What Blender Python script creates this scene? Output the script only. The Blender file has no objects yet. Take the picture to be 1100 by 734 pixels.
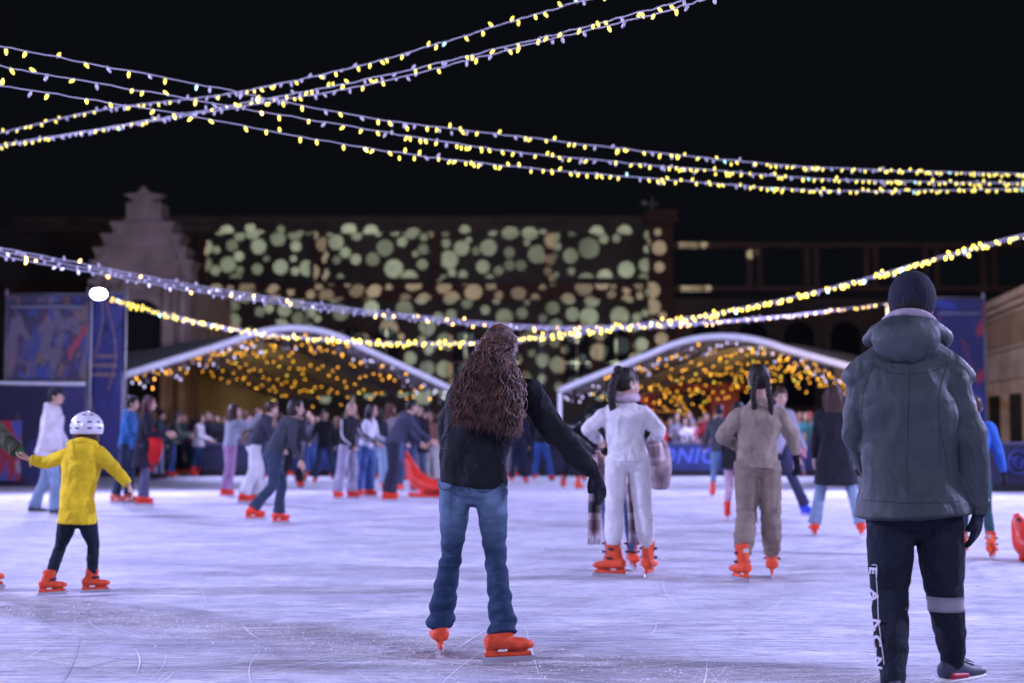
import bpy, bmesh, math, random
import numpy as np
from mathutils import Vector, Matrix, Quaternion, noise
R = math.radians
V = Vector
rnd = random.Random(7)
sc = bpy.context.scene
col = sc.collection

# ------------------------------------------------------------------ camera
CAMZ, F, TH = 1.14, 1528.0, math.atan(99 / 1528.0)
cam_d = bpy.data.cameras.new('camera'); cam = bpy.data.objects.new('camera', cam_d); col.objects.link(cam)
cam.location = (0, 0, CAMZ); cam.rotation_euler = (R(90) + TH, 0, 0)
cam_d.lens = 50.0; cam_d.sensor_width = 36; cam_d.clip_end = 2000; cam_d.clip_start = .05
cam_d.dof.use_dof = True; cam_d.dof.focus_distance = 7.0; cam_d.dof.aperture_fstop = 1.75
cam_d.dof.aperture_blades = 0
sc.camera = cam

def W(px, py, d):
    """point at ground depth d (world y) seen at photo pixel px, py"""
    up = (367 - py) / F; rt = (px - 550) / F
    v = V((rt, math.cos(TH) - up * math.sin(TH), math.sin(TH) + up * math.cos(TH)))
    return V((0, 0, CAMZ)) + v * (d / v.y)
def G(px, py):
    up = (367 - py) / F; rt = (px - 550) / F
    v = V((rt, math.cos(TH) - up * math.sin(TH), math.sin(TH) + up * math.cos(TH)))
    return V((0, 0, CAMZ)) + v * (-CAMZ / v.z)

# ------------------------------------------------------------------ world: night sky
w = bpy.data.worlds.new('World'); sc.world = w; w.use_nodes = True
nt = w.node_tree; nt.nodes.clear()
sky = nt.nodes.new('ShaderNodeTexSky'); sky.sky_type = 'NISHITA'; sky.sun_disc = False
sky.sun_elevation = R(-6); sky.sun_rotation = R(200)
bg = nt.nodes.new('ShaderNodeBackground'); bg.inputs[1].default_value = 0.02
bg2 = nt.nodes.new('ShaderNodeBackground'); bg2.inputs[0].default_value = (.0032, .0036, .0052, 1); bg2.inputs[1].default_value = 1.0
add = nt.nodes.new('ShaderNodeAddShader'); wo = nt.nodes.new('ShaderNodeOutputWorld')
nt.links.new(sky.outputs[0], bg.inputs[0]); nt.links.new(bg.outputs[0], add.inputs[0]); nt.links.new(bg2.outputs[0], add.inputs[1])
nt.links.new(add.outputs[0], wo.inputs[0])
moon_d = bpy.data.lights.new('moon', 'SUN'); moon_d.energy = 0.004; moon_d.angle = R(.5); moon_d.color = (.8, .85, 1)
moon = bpy.data.objects.new('moon', moon_d); col.objects.link(moon); moon.rotation_euler = (R(50), 0, R(30))

# ------------------------------------------------------------------ lamps of the rink (violet LED floods on masts) and spots aimed at tents and facades
VIO = (.50, .50, .92)
def spot(name, loc, target, power, color=VIO, size=120, blend=.6, radius=.18):
    d = bpy.data.lights.new(name, 'SPOT'); d.energy = power; d.color = color; d.spot_size = R(size); d.spot_blend = blend
    d.shadow_soft_size = radius
    o = bpy.data.objects.new(name, d); col.objects.link(o); o.location = loc
    o.rotation_euler = (V(target) - V(loc)).to_track_quat('-Z', 'Y').to_euler()
    return o
FL = W(106, 316, 30.4); FR = W(976, 324, 30.4)
spot('rink_light', FL + V((.1, -.45, 0)), (2, 12, 0), 4600, (.46, .43, 1.0), radius=.4)
spot('rink_light', FR + V((-.1, -.45, 0)), (-2, 12, 0), 4600, (.46, .43, 1.0), radius=.4)
for fx, fy, fz, fp in ((-13.5, 9, 6.5, 9600), (13.5, 10, 6.5, 9600), (-16, 23, 7.5, 11000), (16, 24, 7.5, 11000), (-8, 37, 7, 5200), (8, 37, 7, 5200)):  # last pair added over the far ice, unseen, to lift its dark strip
    spot('rink_light', (fx, fy, fz), (0, fy + 1 if fy < 20 or fy > 30 else 17, 0), fp, VIO, radius=.35)
spot('rink_light', (-9, -5, 8.5), (1, 14, 0), 5400, (.55, .55, .88), radius=1.0)
spot('rink_light', (10, -4, 8.5), (-1, 13, 0), 4500, (.56, .55, .88), radius=1.0)
spot('tent_front_fill', (-3, 30, 6.5), (-6, 44, 3.6), 5200, VIO, 60, radius=.5)  # both spots added to brighten the tent fronts, no such lamp stands there
spot('tent_front_fill', (3, 30, 6.5), (6, 44, 3.6), 5200, VIO, 60, radius=.5)
spot('warm_facade_light', (7.0, 30, 5.2), (14.8, 42, 3.2), 2200, (1.0, .66, .32), 70)  # unseen warm lamp lighting the ornate building
spot('gable_light', (-17, 40, 1.5), (-14.8, 55, 7.0), 1000, (.80, .60, .72), 55)
spot('warm_facade_light', (2, 49, 1.2), (-2, 70, 8), 1500, (1.0, .70, .45), 120, radius=.5)  # added low spot that lifts the dim hall wall, no lamp there

sc.view_settings.view_transform = 'Standard'; sc.view_settings.look = 'None'
sc.view_settings.exposure = 0.0; sc.view_settings.gamma = 1.0
sc.cycles.use_denoising = True
try: sc.cycles.denoiser = 'OPENIMAGEDENOISE'
except Exception: pass
sc.cycles.use_adaptive_sampling = True; sc.cycles.adaptive_threshold = 0.006
sc.cycles.max_bounces = 5; sc.cycles.diffuse_bounces = 2; sc.cycles.glossy_bounces = 3; sc.cycles.transmission_bounces = 3
sc.cycles.caustics_reflective = False; sc.cycles.caustics_refractive = False
sc.cycles.sample_clamp_indirect = 3.0
sc.cycles.use_light_tree = True

# ------------------------------------------------------------------ materials
MC = {}
def mat(name, c, rough=.8, var=.12, vs=6., bump=.15, bs=60., metal=0, emis=None, es=0, sheen=0, c2=None, sample=False, mapscale=None, coat=0, spec=.4):
    key = (name,) + tuple(c) + (rough, var, bump, bs, es)
    if key in MC: return MC[key]
    m = bpy.data.materials.new(name); m.use_nodes = True; MC[key] = m
    n = m.node_tree.nodes; L = m.node_tree.links; b = n['Principled BSDF']
    tc = n.new('ShaderNodeTexCoord'); src = tc.outputs['Object']
    if mapscale:
        mp = n.new('ShaderNodeMapping'); mp.inputs['Scale'].default_value = mapscale; L.new(src, mp.inputs[0]); src = mp.outputs[0]
    nz = n.new('ShaderNodeTexNoise'); nz.inputs['Scale'].default_value = vs; nz.inputs['Detail'].default_value = 5; L.new(src, nz.inputs['Vector'])
    cr = n.new('ShaderNodeValToRGB'); L.new(nz.outputs['Fac'], cr.inputs[0])
    a = c2 if c2 else [x * (1 - var) for x in c]; z = [min(1, x * (1 + var)) for x in c]
    cr.color_ramp.elements[0].position = .35; cr.color_ramp.elements[1].position = .65
    cr.color_ramp.elements[0].color = (*a, 1); cr.color_ramp.elements[1].color = (*z, 1)
    L.new(cr.outputs[0], b.inputs['Base Color'])
    b.inputs['Roughness'].default_value = rough; b.inputs['Metallic'].default_value = metal
    b.inputs['Specular IOR Level'].default_value = spec
    if sheen: b.inputs['Sheen Weight'].default_value = sheen
    if coat: b.inputs['Coat Weight'].default_value = coat
    if bump:
        nb = n.new('ShaderNodeTexNoise'); nb.inputs['Scale'].default_value = bs; nb.inputs['Detail'].default_value = 3; L.new(src, nb.inputs['Vector'])
        bp = n.new('ShaderNodeBump'); bp.inputs['Strength'].default_value = bump; bp.inputs['Distance'].default_value = .01
        L.new(nb.outputs['Fac'], bp.inputs['Height']); L.new(bp.outputs[0], b.inputs['Normal'])
    if emis:
        b.inputs['Emission Color'].default_value = (*emis, 1); b.inputs['Emission Strength'].default_value = es
        if not sample: m.cycles.emission_sampling = 'NONE'
    return m
def cloth(c, kind='cloth', rough=.88):
    m = mat(kind, c, rough, .14, 5., .35, 70., sheen=.0, spec=.25); n = m.node_tree.nodes; L = m.node_tree.links
    if 'folds' not in n:   # soft creases under the weave
        z = n.new('ShaderNodeTexNoise'); z.name = 'folds'; z.inputs['Scale'].default_value = 7; z.inputs['Detail'].default_value = 4; z.inputs['Distortion'].default_value = 1.2; z.inputs['Roughness'].default_value = .45
        mp = n.new('ShaderNodeMapping'); mp.inputs['Scale'].default_value = (1, 1, .7); mp.inputs['Rotation'].default_value = (.3, .5, 0)
        L.new(n['Texture Coordinate'].outputs['Object'], mp.inputs[0]); L.new(mp.outputs[0], z.inputs['Vector'])
        bp = n.new('ShaderNodeBump'); bp.inputs['Strength'].default_value = .9; bp.inputs['Distance'].default_value = .05; L.new(z.outputs['Fac'], bp.inputs['Height'])
        old = n['Bump']; L.new(bp.outputs[0], old.inputs['Normal'])
    return m
def plain(name, c, rough=.5, **k): return mat(name, c, rough, .06, 4., 0, **k)

# ------------------------------------------------------------------ object helpers
def meta(o, label=None, cat=None, group=None, kind=None):
    for k, v in (('label', label), ('category', cat), ('group', group), ('kind', kind)):
        if v: o[k] = v
    return o
def empty(name, loc, label=None, cat=None, group=None):
    o = bpy.data.objects.new(name, None); col.objects.link(o); o.location = loc; o.empty_display_size = .1
    return meta(o, label, cat, group)
def link(name, me, parent=None, mats=None, smooth=False):
    if smooth: me.polygons.foreach_set('use_smooth', [True] * len(me.polygons))
    o = bpy.data.objects.new(name, me); col.objects.link(o)
    if mats is not None:
        for m in (mats if isinstance(mats, (list, tuple)) else [mats]): me.materials.append(m)
    if parent: o.parent = parent
    return o
def emit(name, bm, m, parent=None, smooth=False, local=True):
    """bm in world coordinates -> one object; shifted to the parent's base when parented"""
    if parent is not None and local:
        bmesh.ops.translate(bm, verts=bm.verts, vec=-wloc(parent))
    me = bpy.data.meshes.new(name); bm.to_mesh(me); bm.free()
    return link(name, me, parent, m, smooth)
def wloc(o):
    v = V(o.location); p = o.parent
    while p: v = v + V(p.location); p = p.parent
    return v
def box(bm, c, size, rot=None, bevel=0, mi=0):
    r = bmesh.ops.create_cube(bm, size=1); vs = r['verts']
    bmesh.ops.scale(bm, vec=size, verts=vs)
    if bevel:
        es = list({e for v in vs for e in v.link_edges})
        rr = bmesh.ops.bevel(bm, geom=es, offset=bevel, segments=2, affect='EDGES'); vs = list({v for f in rr['faces'] for v in f.verts} | {v for v in vs if v.is_valid})
    if rot is not None: bmesh.ops.rotate(bm, verts=vs, matrix=rot, cent=(0, 0, 0))
    bmesh.ops.translate(bm, verts=vs, vec=c)
    for f in {f for v in vs for f in v.link_faces}: f.material_index = mi
    return vs
def bx(bm, x0, x1, y0, y1, z0, z1, **k):
    return box(bm, ((x0 + x1) / 2, (y0 + y1) / 2, (z0 + z1) / 2), (abs(x1 - x0), abs(y1 - y0), abs(z1 - z0)), **k)
def cat(pts, n):
    """catmull-rom resample: list of tuples/vectors as numpy rows"""
    A = np.array([np.hstack([np.atleast_1d(np.array(q, float)) for q in p]) if isinstance(p, (tuple, list)) else np.array(p) for p in pts], float)
    if len(A) == 2: return np.array([A[0] * (1 - t) + A[1] * t for t in np.linspace(0, 1, n)])
    B = np.vstack([2 * A[0] - A[1], A, 2 * A[-1] - A[-2]]); out = []
    m = len(A) - 1
    for i in range(n):
        u = i / (n - 1) * m; k = min(int(u), m - 1); t = u - k
        p0, p1, p2, p3 = B[k], B[k + 1], B[k + 2], B[k + 3]
        out.append(.5 * (2 * p1 + (p2 - p0) * t + (2 * p0 - 5 * p1 + 4 * p2 - p3) * t * t + (3 * p1 - p0 - 3 * p2 + p3) * t ** 3))
    return np.array(out)
def tube(bm, rows, side, n=16, seg=14, cap=.5, wf=None, mi=0, power=2.0):
    """rows: list of (point, a, b). side: vector or (vec0, vec1). closed, rounded ends. wf(t, ang)->radius factor"""
    A = cat([(tuple(p), a, b) for p, a, b in rows], n)
    P = A[:, :3]; T = np.gradient(P, axis=0)
    s0, s1 = (side if isinstance(side, (tuple, list)) and len(side) == 2 else (side, side))
    s0 = np.array(s0, float); s1 = np.array(s1, float); rings = []
    for i in range(n):
        t = i / (n - 1); tg = T[i] / (np.linalg.norm(T[i]) + 1e-9)
        s = s0 * (1 - t) + s1 * t; s = s - tg * s.dot(tg); s /= np.linalg.norm(s) + 1e-9
        b = np.cross(tg, s); ra, rb = max(A[i, 3], .0015), max(A[i, 4], .0015); rg = []
        for k in range(seg):
            an = 2 * math.pi * k / seg; f = wf(t, an) if wf else 1
            ca, sa = math.cos(an), math.sin(an)
            if power != 2.0:
                ca = math.copysign(abs(ca) ** (2 / power), ca); sa = math.copysign(abs(sa) ** (2 / power), sa)
            rg.append(P[i] + (s * ca * ra + b * sa * rb) * f)
        rings.append((np.array(rg), P[i], tg, min(ra, rb)))
    full = []
    if cap:
        r, c, tg, m = rings[0]
        for q in (.5, .87): full.append(c + (r - c) * q - tg * m * cap * math.sqrt(1 - q * q))
    full += [r[0] for r in rings]
    if cap:
        r, c, tg, m = rings[-1]
        for q in (.87, .5): full.append(c + (r - c) * q + tg * m * cap * math.sqrt(1 - q * q))
    vv = [[bm.verts.new(p) for p in r] for r in full]
    for a, b in zip(vv, vv[1:]):
        for k in range(seg):
            f = bm.faces.new((a[k], a[(k + 1) % seg], b[(k + 1) % seg], b[k])); f.material_index = mi; f.smooth = True
    f = bm.faces.new(list(reversed(vv[0]))); f.material_index = mi
    f = bm.faces.new(vv[-1]); f.material_index = mi
def ball(bm, c, r, ax=None, seg=14, fn=None, mi=0):
    """ellipsoid with axes ax=(x,y,z unit vectors), radii r"""
    q = bmesh.ops.create_uvsphere(bm, u_segments=seg, v_segments=max(6, seg * 2 // 3), radius=1)
    X, Y, Z = ax if ax else (V((1, 0, 0)), V((0, 1, 0)), V((0, 0, 1)))
    for v in q['verts']:
        x, y, z = v.co
        if fn: x, y, z = fn(x, y, z)
        v.co = V(c) + X * (x * r[0]) + Y * (y * r[1]) + Z * (z * r[2])
    for f in {f for v in q['verts'] for f in v.link_faces}: f.material_index = mi; f.smooth = True
    return q['verts']
_tex = {}
def cloud(size, kind='CLOUDS'):
    if (size, kind) not in _tex:
        t = bpy.data.textures.new('fold', kind); t.noise_scale = size; t.noise_depth = 2; _tex[(size, kind)] = t
    return _tex[(size, kind)]
def solid(name, bm, m, parent, voxel=.012, sm=4, disp=(), fine=0):
    """fuse overlapping closed shapes into one continuous surface"""
    if parent is not None: bmesh.ops.translate(bm, verts=bm.verts, vec=-wloc(parent))
    bmesh.ops.recalc_face_normals(bm, faces=bm.faces)
    me = bpy.data.meshes.new(name); bm.to_mesh(me); bm.free()
    t = bpy.data.objects.new('tmp', me); col.objects.link(t)
    md = t.modifiers.new('r', 'REMESH'); md.mode = 'VOXEL'; md.voxel_size = voxel; md.use_smooth_shade = True
    if sm: s = t.modifiers.new('s', 'SMOOTH'); s.iterations = sm; s.factor = .5
    for size, st in disp:
        d = t.modifiers.new('d', 'DISPLACE'); d.texture = cloud(size); d.texture_coords = 'LOCAL'; d.strength = st; d.mid_level = .5
    dg = bpy.context.evaluated_depsgraph_get(); dg.update()
    m2 = bpy.data.meshes.new_from_object(t.evaluated_get(dg)); m2.name = name
    bpy.data.objects.remove(t); bpy.data.meshes.remove(me)
    m2.materials.clear()
    return link(name, m2, parent, m, True)

# ------------------------------------------------------------------ ground, ice
def ice_material():
    m = bpy.data.materials.new('ice'); m.use_nodes = True; n = m.node_tree.nodes; L = m.node_tree.links; b = n['Principled BSDF']
    tc = n.new('ShaderNodeTexCoord'); O = tc.outputs['Object']
    def noise_(scale, detail=4, vec=O, dist=0, rough=.55):
        z = n.new('ShaderNodeTexNoise'); z.inputs['Scale'].default_value = scale; z.inputs['Detail'].default_value = detail
        z.inputs['Distortion'].default_value = dist; z.inputs['Roughness'].default_value = rough; L.new(vec, z.inputs['Vector']); return z.outputs['Fac']
    def mp(rot, scale, loc=(0, 0, 0)):
        q = n.new('ShaderNodeMapping'); q.vector_type = 'POINT'; q.inputs['Rotation'].default_value = (0, 0, rot); q.inputs['Scale'].default_value = scale
        q.inputs['Location'].default_value = loc; L.new(O, q.inputs[0]); return q.outputs[0]
    def math_(op, a, b_=None, c=None):
        q = n.new('ShaderNodeMath'); q.operation = op
        for i, x in enumerate((a, b_, c)):
            if x is None: continue
            if isinstance(x, (int, float)): q.inputs[i].default_value = x
            else: L.new(x, q.inputs[i])
        return q.outputs[0]
    def mr(v, a, b_, c=0., d=1., smooth=True):
        q = n.new('ShaderNodeMapRange'); q.interpolation_type = 'SMOOTHSTEP' if smooth else 'LINEAR'
        L.new(v, q.inputs[0])
        for i, x in zip((1, 2, 3, 4), (a, b_, c, d)): q.inputs[i].default_value = x
        return q.outputs[0]
    # scratches: thin ridges of stretched noise in several directions
    scr = None
    for i, (rot, sx, sy) in enumerate(((.25, .8, 14), (-.5, 1.0, 18), (.95, .7, 12), (1.5, .8, 13), (-.1, .5, 20), (2.4, .9, 15), (1.15, .6, 17), (1.85, .7, 12))):
        f = noise_(1.0, 2, mp(rot, (sx, sy, 1), (i * 7.3, i * 3.1, 0)), .6)
        ridge = mr(math_('ABSOLUTE', math_('SUBTRACT', f, .5)), 0.0, .022, 1., 0.)
        msk = mr(noise_(.7 + .15 * i, 3, mp(i, (1, 1, 1), (i * 11, 0, 0))), .46, .56)
        s = math_('MULTIPLY', ridge, msk)
        scr = s if scr is None else math_('MAXIMUM', scr, s)
    snow = mr(noise_(2.2, 8, mp(.3, (.7, 1.5, 1)), .8, .65), .42, .66)
    fine = noise_(38, 6, O, .3, .7)
    # worn, dirty trail crossing the foreground + faint ones further out
    def band(p0, p1, wd, seed, full):
        a = math.atan2(p1[1] - p0[1], p1[0] - p0[0])
        q = n.new('ShaderNodeVectorMath'); q.operation = 'SUBTRACT'; L.new(O, q.inputs[0]); q.inputs[1].default_value = (p0[0], p0[1], 0)
        q2 = n.new('ShaderNodeVectorRotate'); q2.rotation_type = 'Z_AXIS'; q2.inputs['Angle'].default_value = -a; L.new(q.outputs[0], q2.inputs[0])
        sp = n.new('ShaderNodeSeparateXYZ'); L.new(q2.outputs[0], sp.inputs[0])
        wob = math_('MULTIPLY', math_('SUBTRACT', noise_(.55, 5, mp(0, (1, 1, 1), (seed, 0, 0))), .5), 1.6)
        dist = math_('ABSOLUTE', math_('ADD', sp.outputs[1], wob))
        return math_('MULTIPLY', mr(dist, wd * .25, wd, 1., 0.), full)
    br = mr(noise_(3.5, 8, mp(-.62, (.5, 2.2, 1)), 1.0, .7), .30, .50)
    dirt = math_('MULTIPLY', math_('MAXIMUM', band((-3.6, 9.6), (1.6, 6.3), .75, 0, 1.), band((-1, 7.0), (3.6, 5.9), .45, 5, .7)), br)
    dirt2 = math_('MULTIPLY', mr(noise_(.32, 6, mp(.05, (.35, 2.2, 1), (3, 8, 0)), .5), .54, .70), .55)
    dirt = math_('MAXIMUM', dirt, math_('MULTIPLY', dirt2, br))
    def mix(f, a, b_):
        q = n.new('ShaderNodeMix'); q.data_type = 'RGBA'; L.new(f, q.inputs[0])
        for i, x in ((6, a), (7, b_)):
            if isinstance(x, tuple): q.inputs[i].default_value = (*x, 1)
            else: L.new(x, q.inputs[i])
        return q.outputs[2]
    c = mix(snow, (.62, .62, .72), (.80, .80, .84))
    c = mix(mr(fine, .3, .7), c, mix(snow, (.70, .70, .78), (.88, .87, .89)))
    c = mix(math_('MULTIPLY', mr(noise_(9, 6, mp(.8, (1, 1, 1), (4, 4, 0)), .6, .7), .50, .64), .35), c, (.45, .45, .56))
    c = mix(math_('MULTIPLY', scr, .9), c, (.30, .30, .42))
    c = mix(math_('MULTIPLY', math_('MULTIPLY', dirt, mr(noise_(26, 6, O, .4, .75), .3, .62, .45, 1.)), .72), c, (.24, .195, .18))
    L.new(c, b.inputs['Base Color'])
    L.new(mr(snow, 0, 1, .72, 1.), b.inputs['Roughness'])
    b.inputs['Specular IOR Level'].default_value = .10
    crumb = mr(noise_(120, 3, O, .2, .6), .55, .75)
    h = math_('SUBTRACT', math_('ADD', math_('MULTIPLY', snow, .25), math_('ADD', math_('MULTIPLY', fine, .5), math_('MULTIPLY', crumb, .35))), math_('MULTIPLY', scr, 1.2))
    bp = n.new('ShaderNodeBump'); bp.inputs['Strength'].default_value = .55; bp.inputs['Distance'].default_value = .012
    L.new(h, bp.inputs['Height']); L.new(bp.outputs[0], b.inputs['Normal'])
    return m
bm = bmesh.new(); bmesh.ops.create_grid(bm, x_segments=1, y_segments=1, size=400)
o = emit('ground', bm, mat('asphalt', (.05, .047, .05), .9, .3, 2., .4, 30.)); o.location = (0, 100, -.03); meta(o, kind='structure')
bm = bmesh.new(); bx(bm, -14, 14, -7, 38.6, -.02, 0)
o = emit('ice_rink', bm, ice_material()); meta(o, kind='structure')

# skate marks and loose snow on the ice
def marks():
    q = random.Random(3); bms = [bmesh.new(), bmesh.new()]
    for i in range(700):
        y = 5.2 + 15 * q.random() ** 1.7; hw = y * .40; x = q.uniform(-hw, hw); a = q.gauss(0, .9) + (0 if q.random() < .55 else 1.57); ln = q.uniform(.25, 1.9); cv = q.gauss(0, .2); wd = q.uniform(.0008, .0026) * (1 + y / 14)
        bm = bms[0 if q.random() < .55 else 1]; prev = None; n = 12; z = q.uniform(.0015, .004)
        for k in range(n + 1):
            t = k / n; w_ = wd * math.sin(math.pi * min(.97, max(.03, t))) ** .5 * q.uniform(.6, 1.2)
            c, s = math.cos(a), math.sin(a); l, r = bm.verts.new((x - s * w_, y + c * w_, z)), bm.verts.new((x + s * w_, y - c * w_, z))
            if prev: bm.faces.new((prev[0], prev[1], r, l))
            prev = (l, r); x += c * ln / n; y += s * ln / n; a += cv / n
            if y < 4 or y > 37: break
    for bm, nm, c in ((bms[0], 'skate_marks', (.84, .84, .88)), (bms[1], 'skate_grooves', (.50, .50, .58))):
        bmesh.ops.recalc_face_normals(bm, faces=bm.faces)
        o = emit(nm, bm, plain('mark', c, .9, spec=.1)); meta(o, 'fine curved blade marks cut across the ice surface' if nm == 'skate_marks' else 'darker fine grooves cut into the ice surface', 'skate marks', kind='stuff')
    bm = bmesh.new()
    for i in range(5200):
        if q.random() < .45:
            t = q.random(); x = -3.8 + 5.6 * t + q.gauss(0, .3); y = 9.7 - 3.5 * t + q.gauss(0, .32)
        else: y = 5.2 + 9 * q.random() ** 1.5; x = q.uniform(-.4, .4) * y
        r = q.uniform(.0015, .0055) * (1.6 if q.random() < .06 else 1)
        v = [bm.verts.new((x + r * q.uniform(.7, 1.3) * math.cos(a), y + r * q.uniform(.7, 1.3) * math.sin(a), .0005)) for a in (0, 1.6, 3.1, 4.7)]; t_ = bm.verts.new((x, y, r * q.uniform(.6, 1.3)))
        for k in range(4): bm.faces.new((v[k], v[(k + 1) % 4], t_))
    o = emit('snow_crumbs', bm, plain('snow', (.86, .86, .88), .95, spec=.1)); meta(o, 'loose shavings of snow scattered over the ice', 'snow', kind='stuff')
marks()
# ------------------------------------------------------------------ buildings behind the rink
def arch_prism(bm, cx, z0, z1, wd, y, dep, mi=0, seg=10):
    """upright opening slab with a round head, facing -y"""
    r = wd / 2; pts = [(-r, z0), (r, z0)] + [(r * math.cos(a), z1 - r + r * math.sin(a)) for a in [math.pi * k / seg for k in range(seg + 1)]]
    f = [bm.verts.new((cx + x, y, z)) for x, z in pts]; g = [bm.verts.new((cx + x, y + dep, z)) for x, z in pts]
    fs = [bm.faces.new(f), bm.faces.new(list(reversed(g)))]
    for i in range(len(f)): fs.append(bm.faces.new((f[i], g[i], g[(i + 1) % len(f)], f[(i + 1) % len(f)])))
    for q in fs: q.material_index = mi
def arch_ring(bm, cx, z0, z1, wd, y, dep, t, seg=12):
    r = wd / 2
    def prof(rr): return [(-rr, z0)] + [(-rr * math.cos(math.pi * k / seg), z1 - r + rr * math.sin(math.pi * k / seg)) for k in range(seg + 1)] + [(rr, z0)]
    a, b = prof(r), prof(r + t)
    A = [[bm.verts.new((cx + x, yy, z)) for x, z in p] for yy in (y, y + dep) for p in (a, b)]
    for i in range(len(a) - 1):
        bm.faces.new((A[0][i], A[0][i + 1], A[1][i + 1], A[1][i])); bm.faces.new((A[2][i], A[3][i], A[3][i + 1], A[2][i + 1]))
        bm.faces.new((A[1][i], A[1][i + 1], A[3][i + 1], A[3][i])); bm.faces.new((A[0][i], A[2][i], A[2][i + 1], A[0][i + 1]))
def brick(name, c1, c2, mortar, scale=2.2, rough=.9):
    m = bpy.data.materials.new(name); m.use_nodes = True; n = m.node_tree.nodes; L = m.node_tree.links; b = n['Principled BSDF']
    tc = n.new('ShaderNodeTexCoord'); sp = n.new('ShaderNodeSeparateXYZ'); L.new(tc.outputs['Object'], sp.inputs[0])
    ad = n.new('ShaderNodeMath'); L.new(sp.outputs[0], ad.inputs[0]); L.new(sp.outputs[1], ad.inputs[1])
    cb = n.new('ShaderNodeCombineXYZ'); L.new(ad.outputs[0], cb.inputs[0]); L.new(sp.outputs[2], cb.inputs[1])
    br = n.new('ShaderNodeTexBrick'); br.inputs['Scale'].default_value = scale; L.new(cb.outputs[0], br.inputs[0])
    br.inputs['Color1'].default_value = (*c1, 1); br.inputs['Color2'].default_value = (*c2, 1); br.inputs['Mortar'].default_value = (*mortar, 1)
    nz = n.new('ShaderNodeTexNoise'); nz.inputs['Scale'].default_value = .8; nz.inputs['Detail'].default_value = 6; L.new(tc.outputs['Object'], nz.inputs['Vector'])
    mx = n.new('ShaderNodeMix'); mx.data_type = 'RGBA'; mx.blend_type = 'MULTIPLY'; mx.inputs[0].default_value = .6
    L.new(br.outputs[0], mx.inputs[6]); L.new(nz.outputs['Fac'], mx.inputs[7]); L.new(mx.outputs[2], b.inputs['Base Color'])
    b.inputs['Roughness'].default_value = rough; return m
M_brick = brick('brick', (.12, .055, .040), (.085, .040, .030), (.11, .09, .075))
M_render = mat('dark_render', (.070, .062, .052), .95, .25, .6, .2, 8.)
M_stone = mat('stone', (.34, .29, .25), .9, .2, 1.2, .3, 12.)
M_dark = plain('dark_glass', (.012, .012, .016), .6, spec=.1)
FY = 70.0; FX = lambda px: (px - 550) / F * FY
FZ = lambda py: CAMZ + (466 - py) / F * FY * (1.0)
hall = empty('brick_hall', (FX(450), FY, 0), 'long dark brick hall behind the tents, its front covered in projected pale green dots', 'building')
bm = bmesh.new(); bx(bm, -31, FX(722), FY, FY + 12, 0, FZ(240)); emit('wall', bm, M_render, hall)
bm = bmesh.new(); bx(bm, -31, FX(690), FY - .35, FY - .003, FZ(250), FZ(241)); bx(bm, -31, FX(690), FY - .6, FY - .003, FZ(241) + .003, FZ(234)); emit('cornice', bm, mat('dark_stone', (.085, .072, .06), .9, .2, 1.2, .2, 10.), hall)
bm = bmesh.new(); bx(bm, -31.2, FX(722), FY - .65, FY + 12.2, FZ(234) + .003, FZ(232.5)); emit('roof', bm, M_brick, hall)
for px in (215, 343, 468, 590):
    bm = bmesh.new(); bx(bm, FX(px - 6), FX(px + 6), FY - .3, FY - .003, FZ(304), FZ(250) - .003); emit('pilaster', bm, M_brick, hall)
bm = bmesh.new(); bx(bm, FX(697), FX(723), FY - .5, FY - .003, 0, FZ(240)); bx(bm, FX(692), FX(727), FY - .8, FY + 1, FZ(240) + .003, FZ(226)); emit('corner_pier', bm, M_brick, hall)
bm = bmesh.new(); bx(bm, -31, FX(690), FY - .4, FY - .003, FZ(322), FZ(312)); bx(bm, -31, FX(690), FY - .55, FY - .003, FZ(312) + .003, FZ(306)); emit('string_course', bm, M_brick, hall)
for px in (245, 290, 378, 415, 500, 545, 620, 662):
    x = FX(px)
    bm = bmesh.new(); arch_ring(bm, x, 3.2, FZ(352), 1.25, FY - .16, .158, .28); fr = emit('window', bm, M_brick, hall)
    bm = bmesh.new(); arch_prism(bm, x, 3.2, FZ(352), 1.25, FY - .02, .017); emit('pane', bm, M_dark, fr)
    bm = bmesh.new(); bx(bm, x - .03, x + .03, FY - .06, FY - .023, 3.2, FZ(354)); bx(bm, x - .6, x + .6, FY - .055, FY - .026, 4.6, 4.66)
    emit('muntin', bm, M_stone, fr)
for px in (330, 460, 582):
    bm = bmesh.new(); bx(bm, FX(px - 3), FX(px + 3), FY - .12, FY - .003, 0, FZ(336)); emit('drainpipe', bm, plain('pipe', (.05, .04, .04), .5), hall)
# weather vane
vx, vz = FX(702), FZ(226)
vane = empty('weather_vane', (vx, FY, vz), 'small iron weather vane on the corner pier of the brick hall', 'weather vane')
M_iron = plain('iron', (.28, .33, .28), .6)
bm = bmesh.new(); tube(bm, [((vx, FY, vz), .05, .05), ((vx, FY, vz + .75), .03, .03)], V((1, 0, 0)), 4, 8); emit('pole', bm, M_iron, vane, True)
bm = bmesh.new(); bx(bm, vx - .45, vx + .3, FY - .02, FY + .02, vz + .38, vz + .44); box(bm, (vx - .42, FY, vz + .42), (.22, .03, .22), bevel=.02); emit('arrow', bm, M_iron, vane)
bm = bmesh.new(); bx(bm, vx - .03, vx + .03, FY - .25, FY + .25, vz + .2, vz + .24); bx(bm, vx - .2, vx + .2, FY - .02, FY + .02, vz + .2, vz + .24); emit('cross', bm, M_iron, vane)
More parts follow.
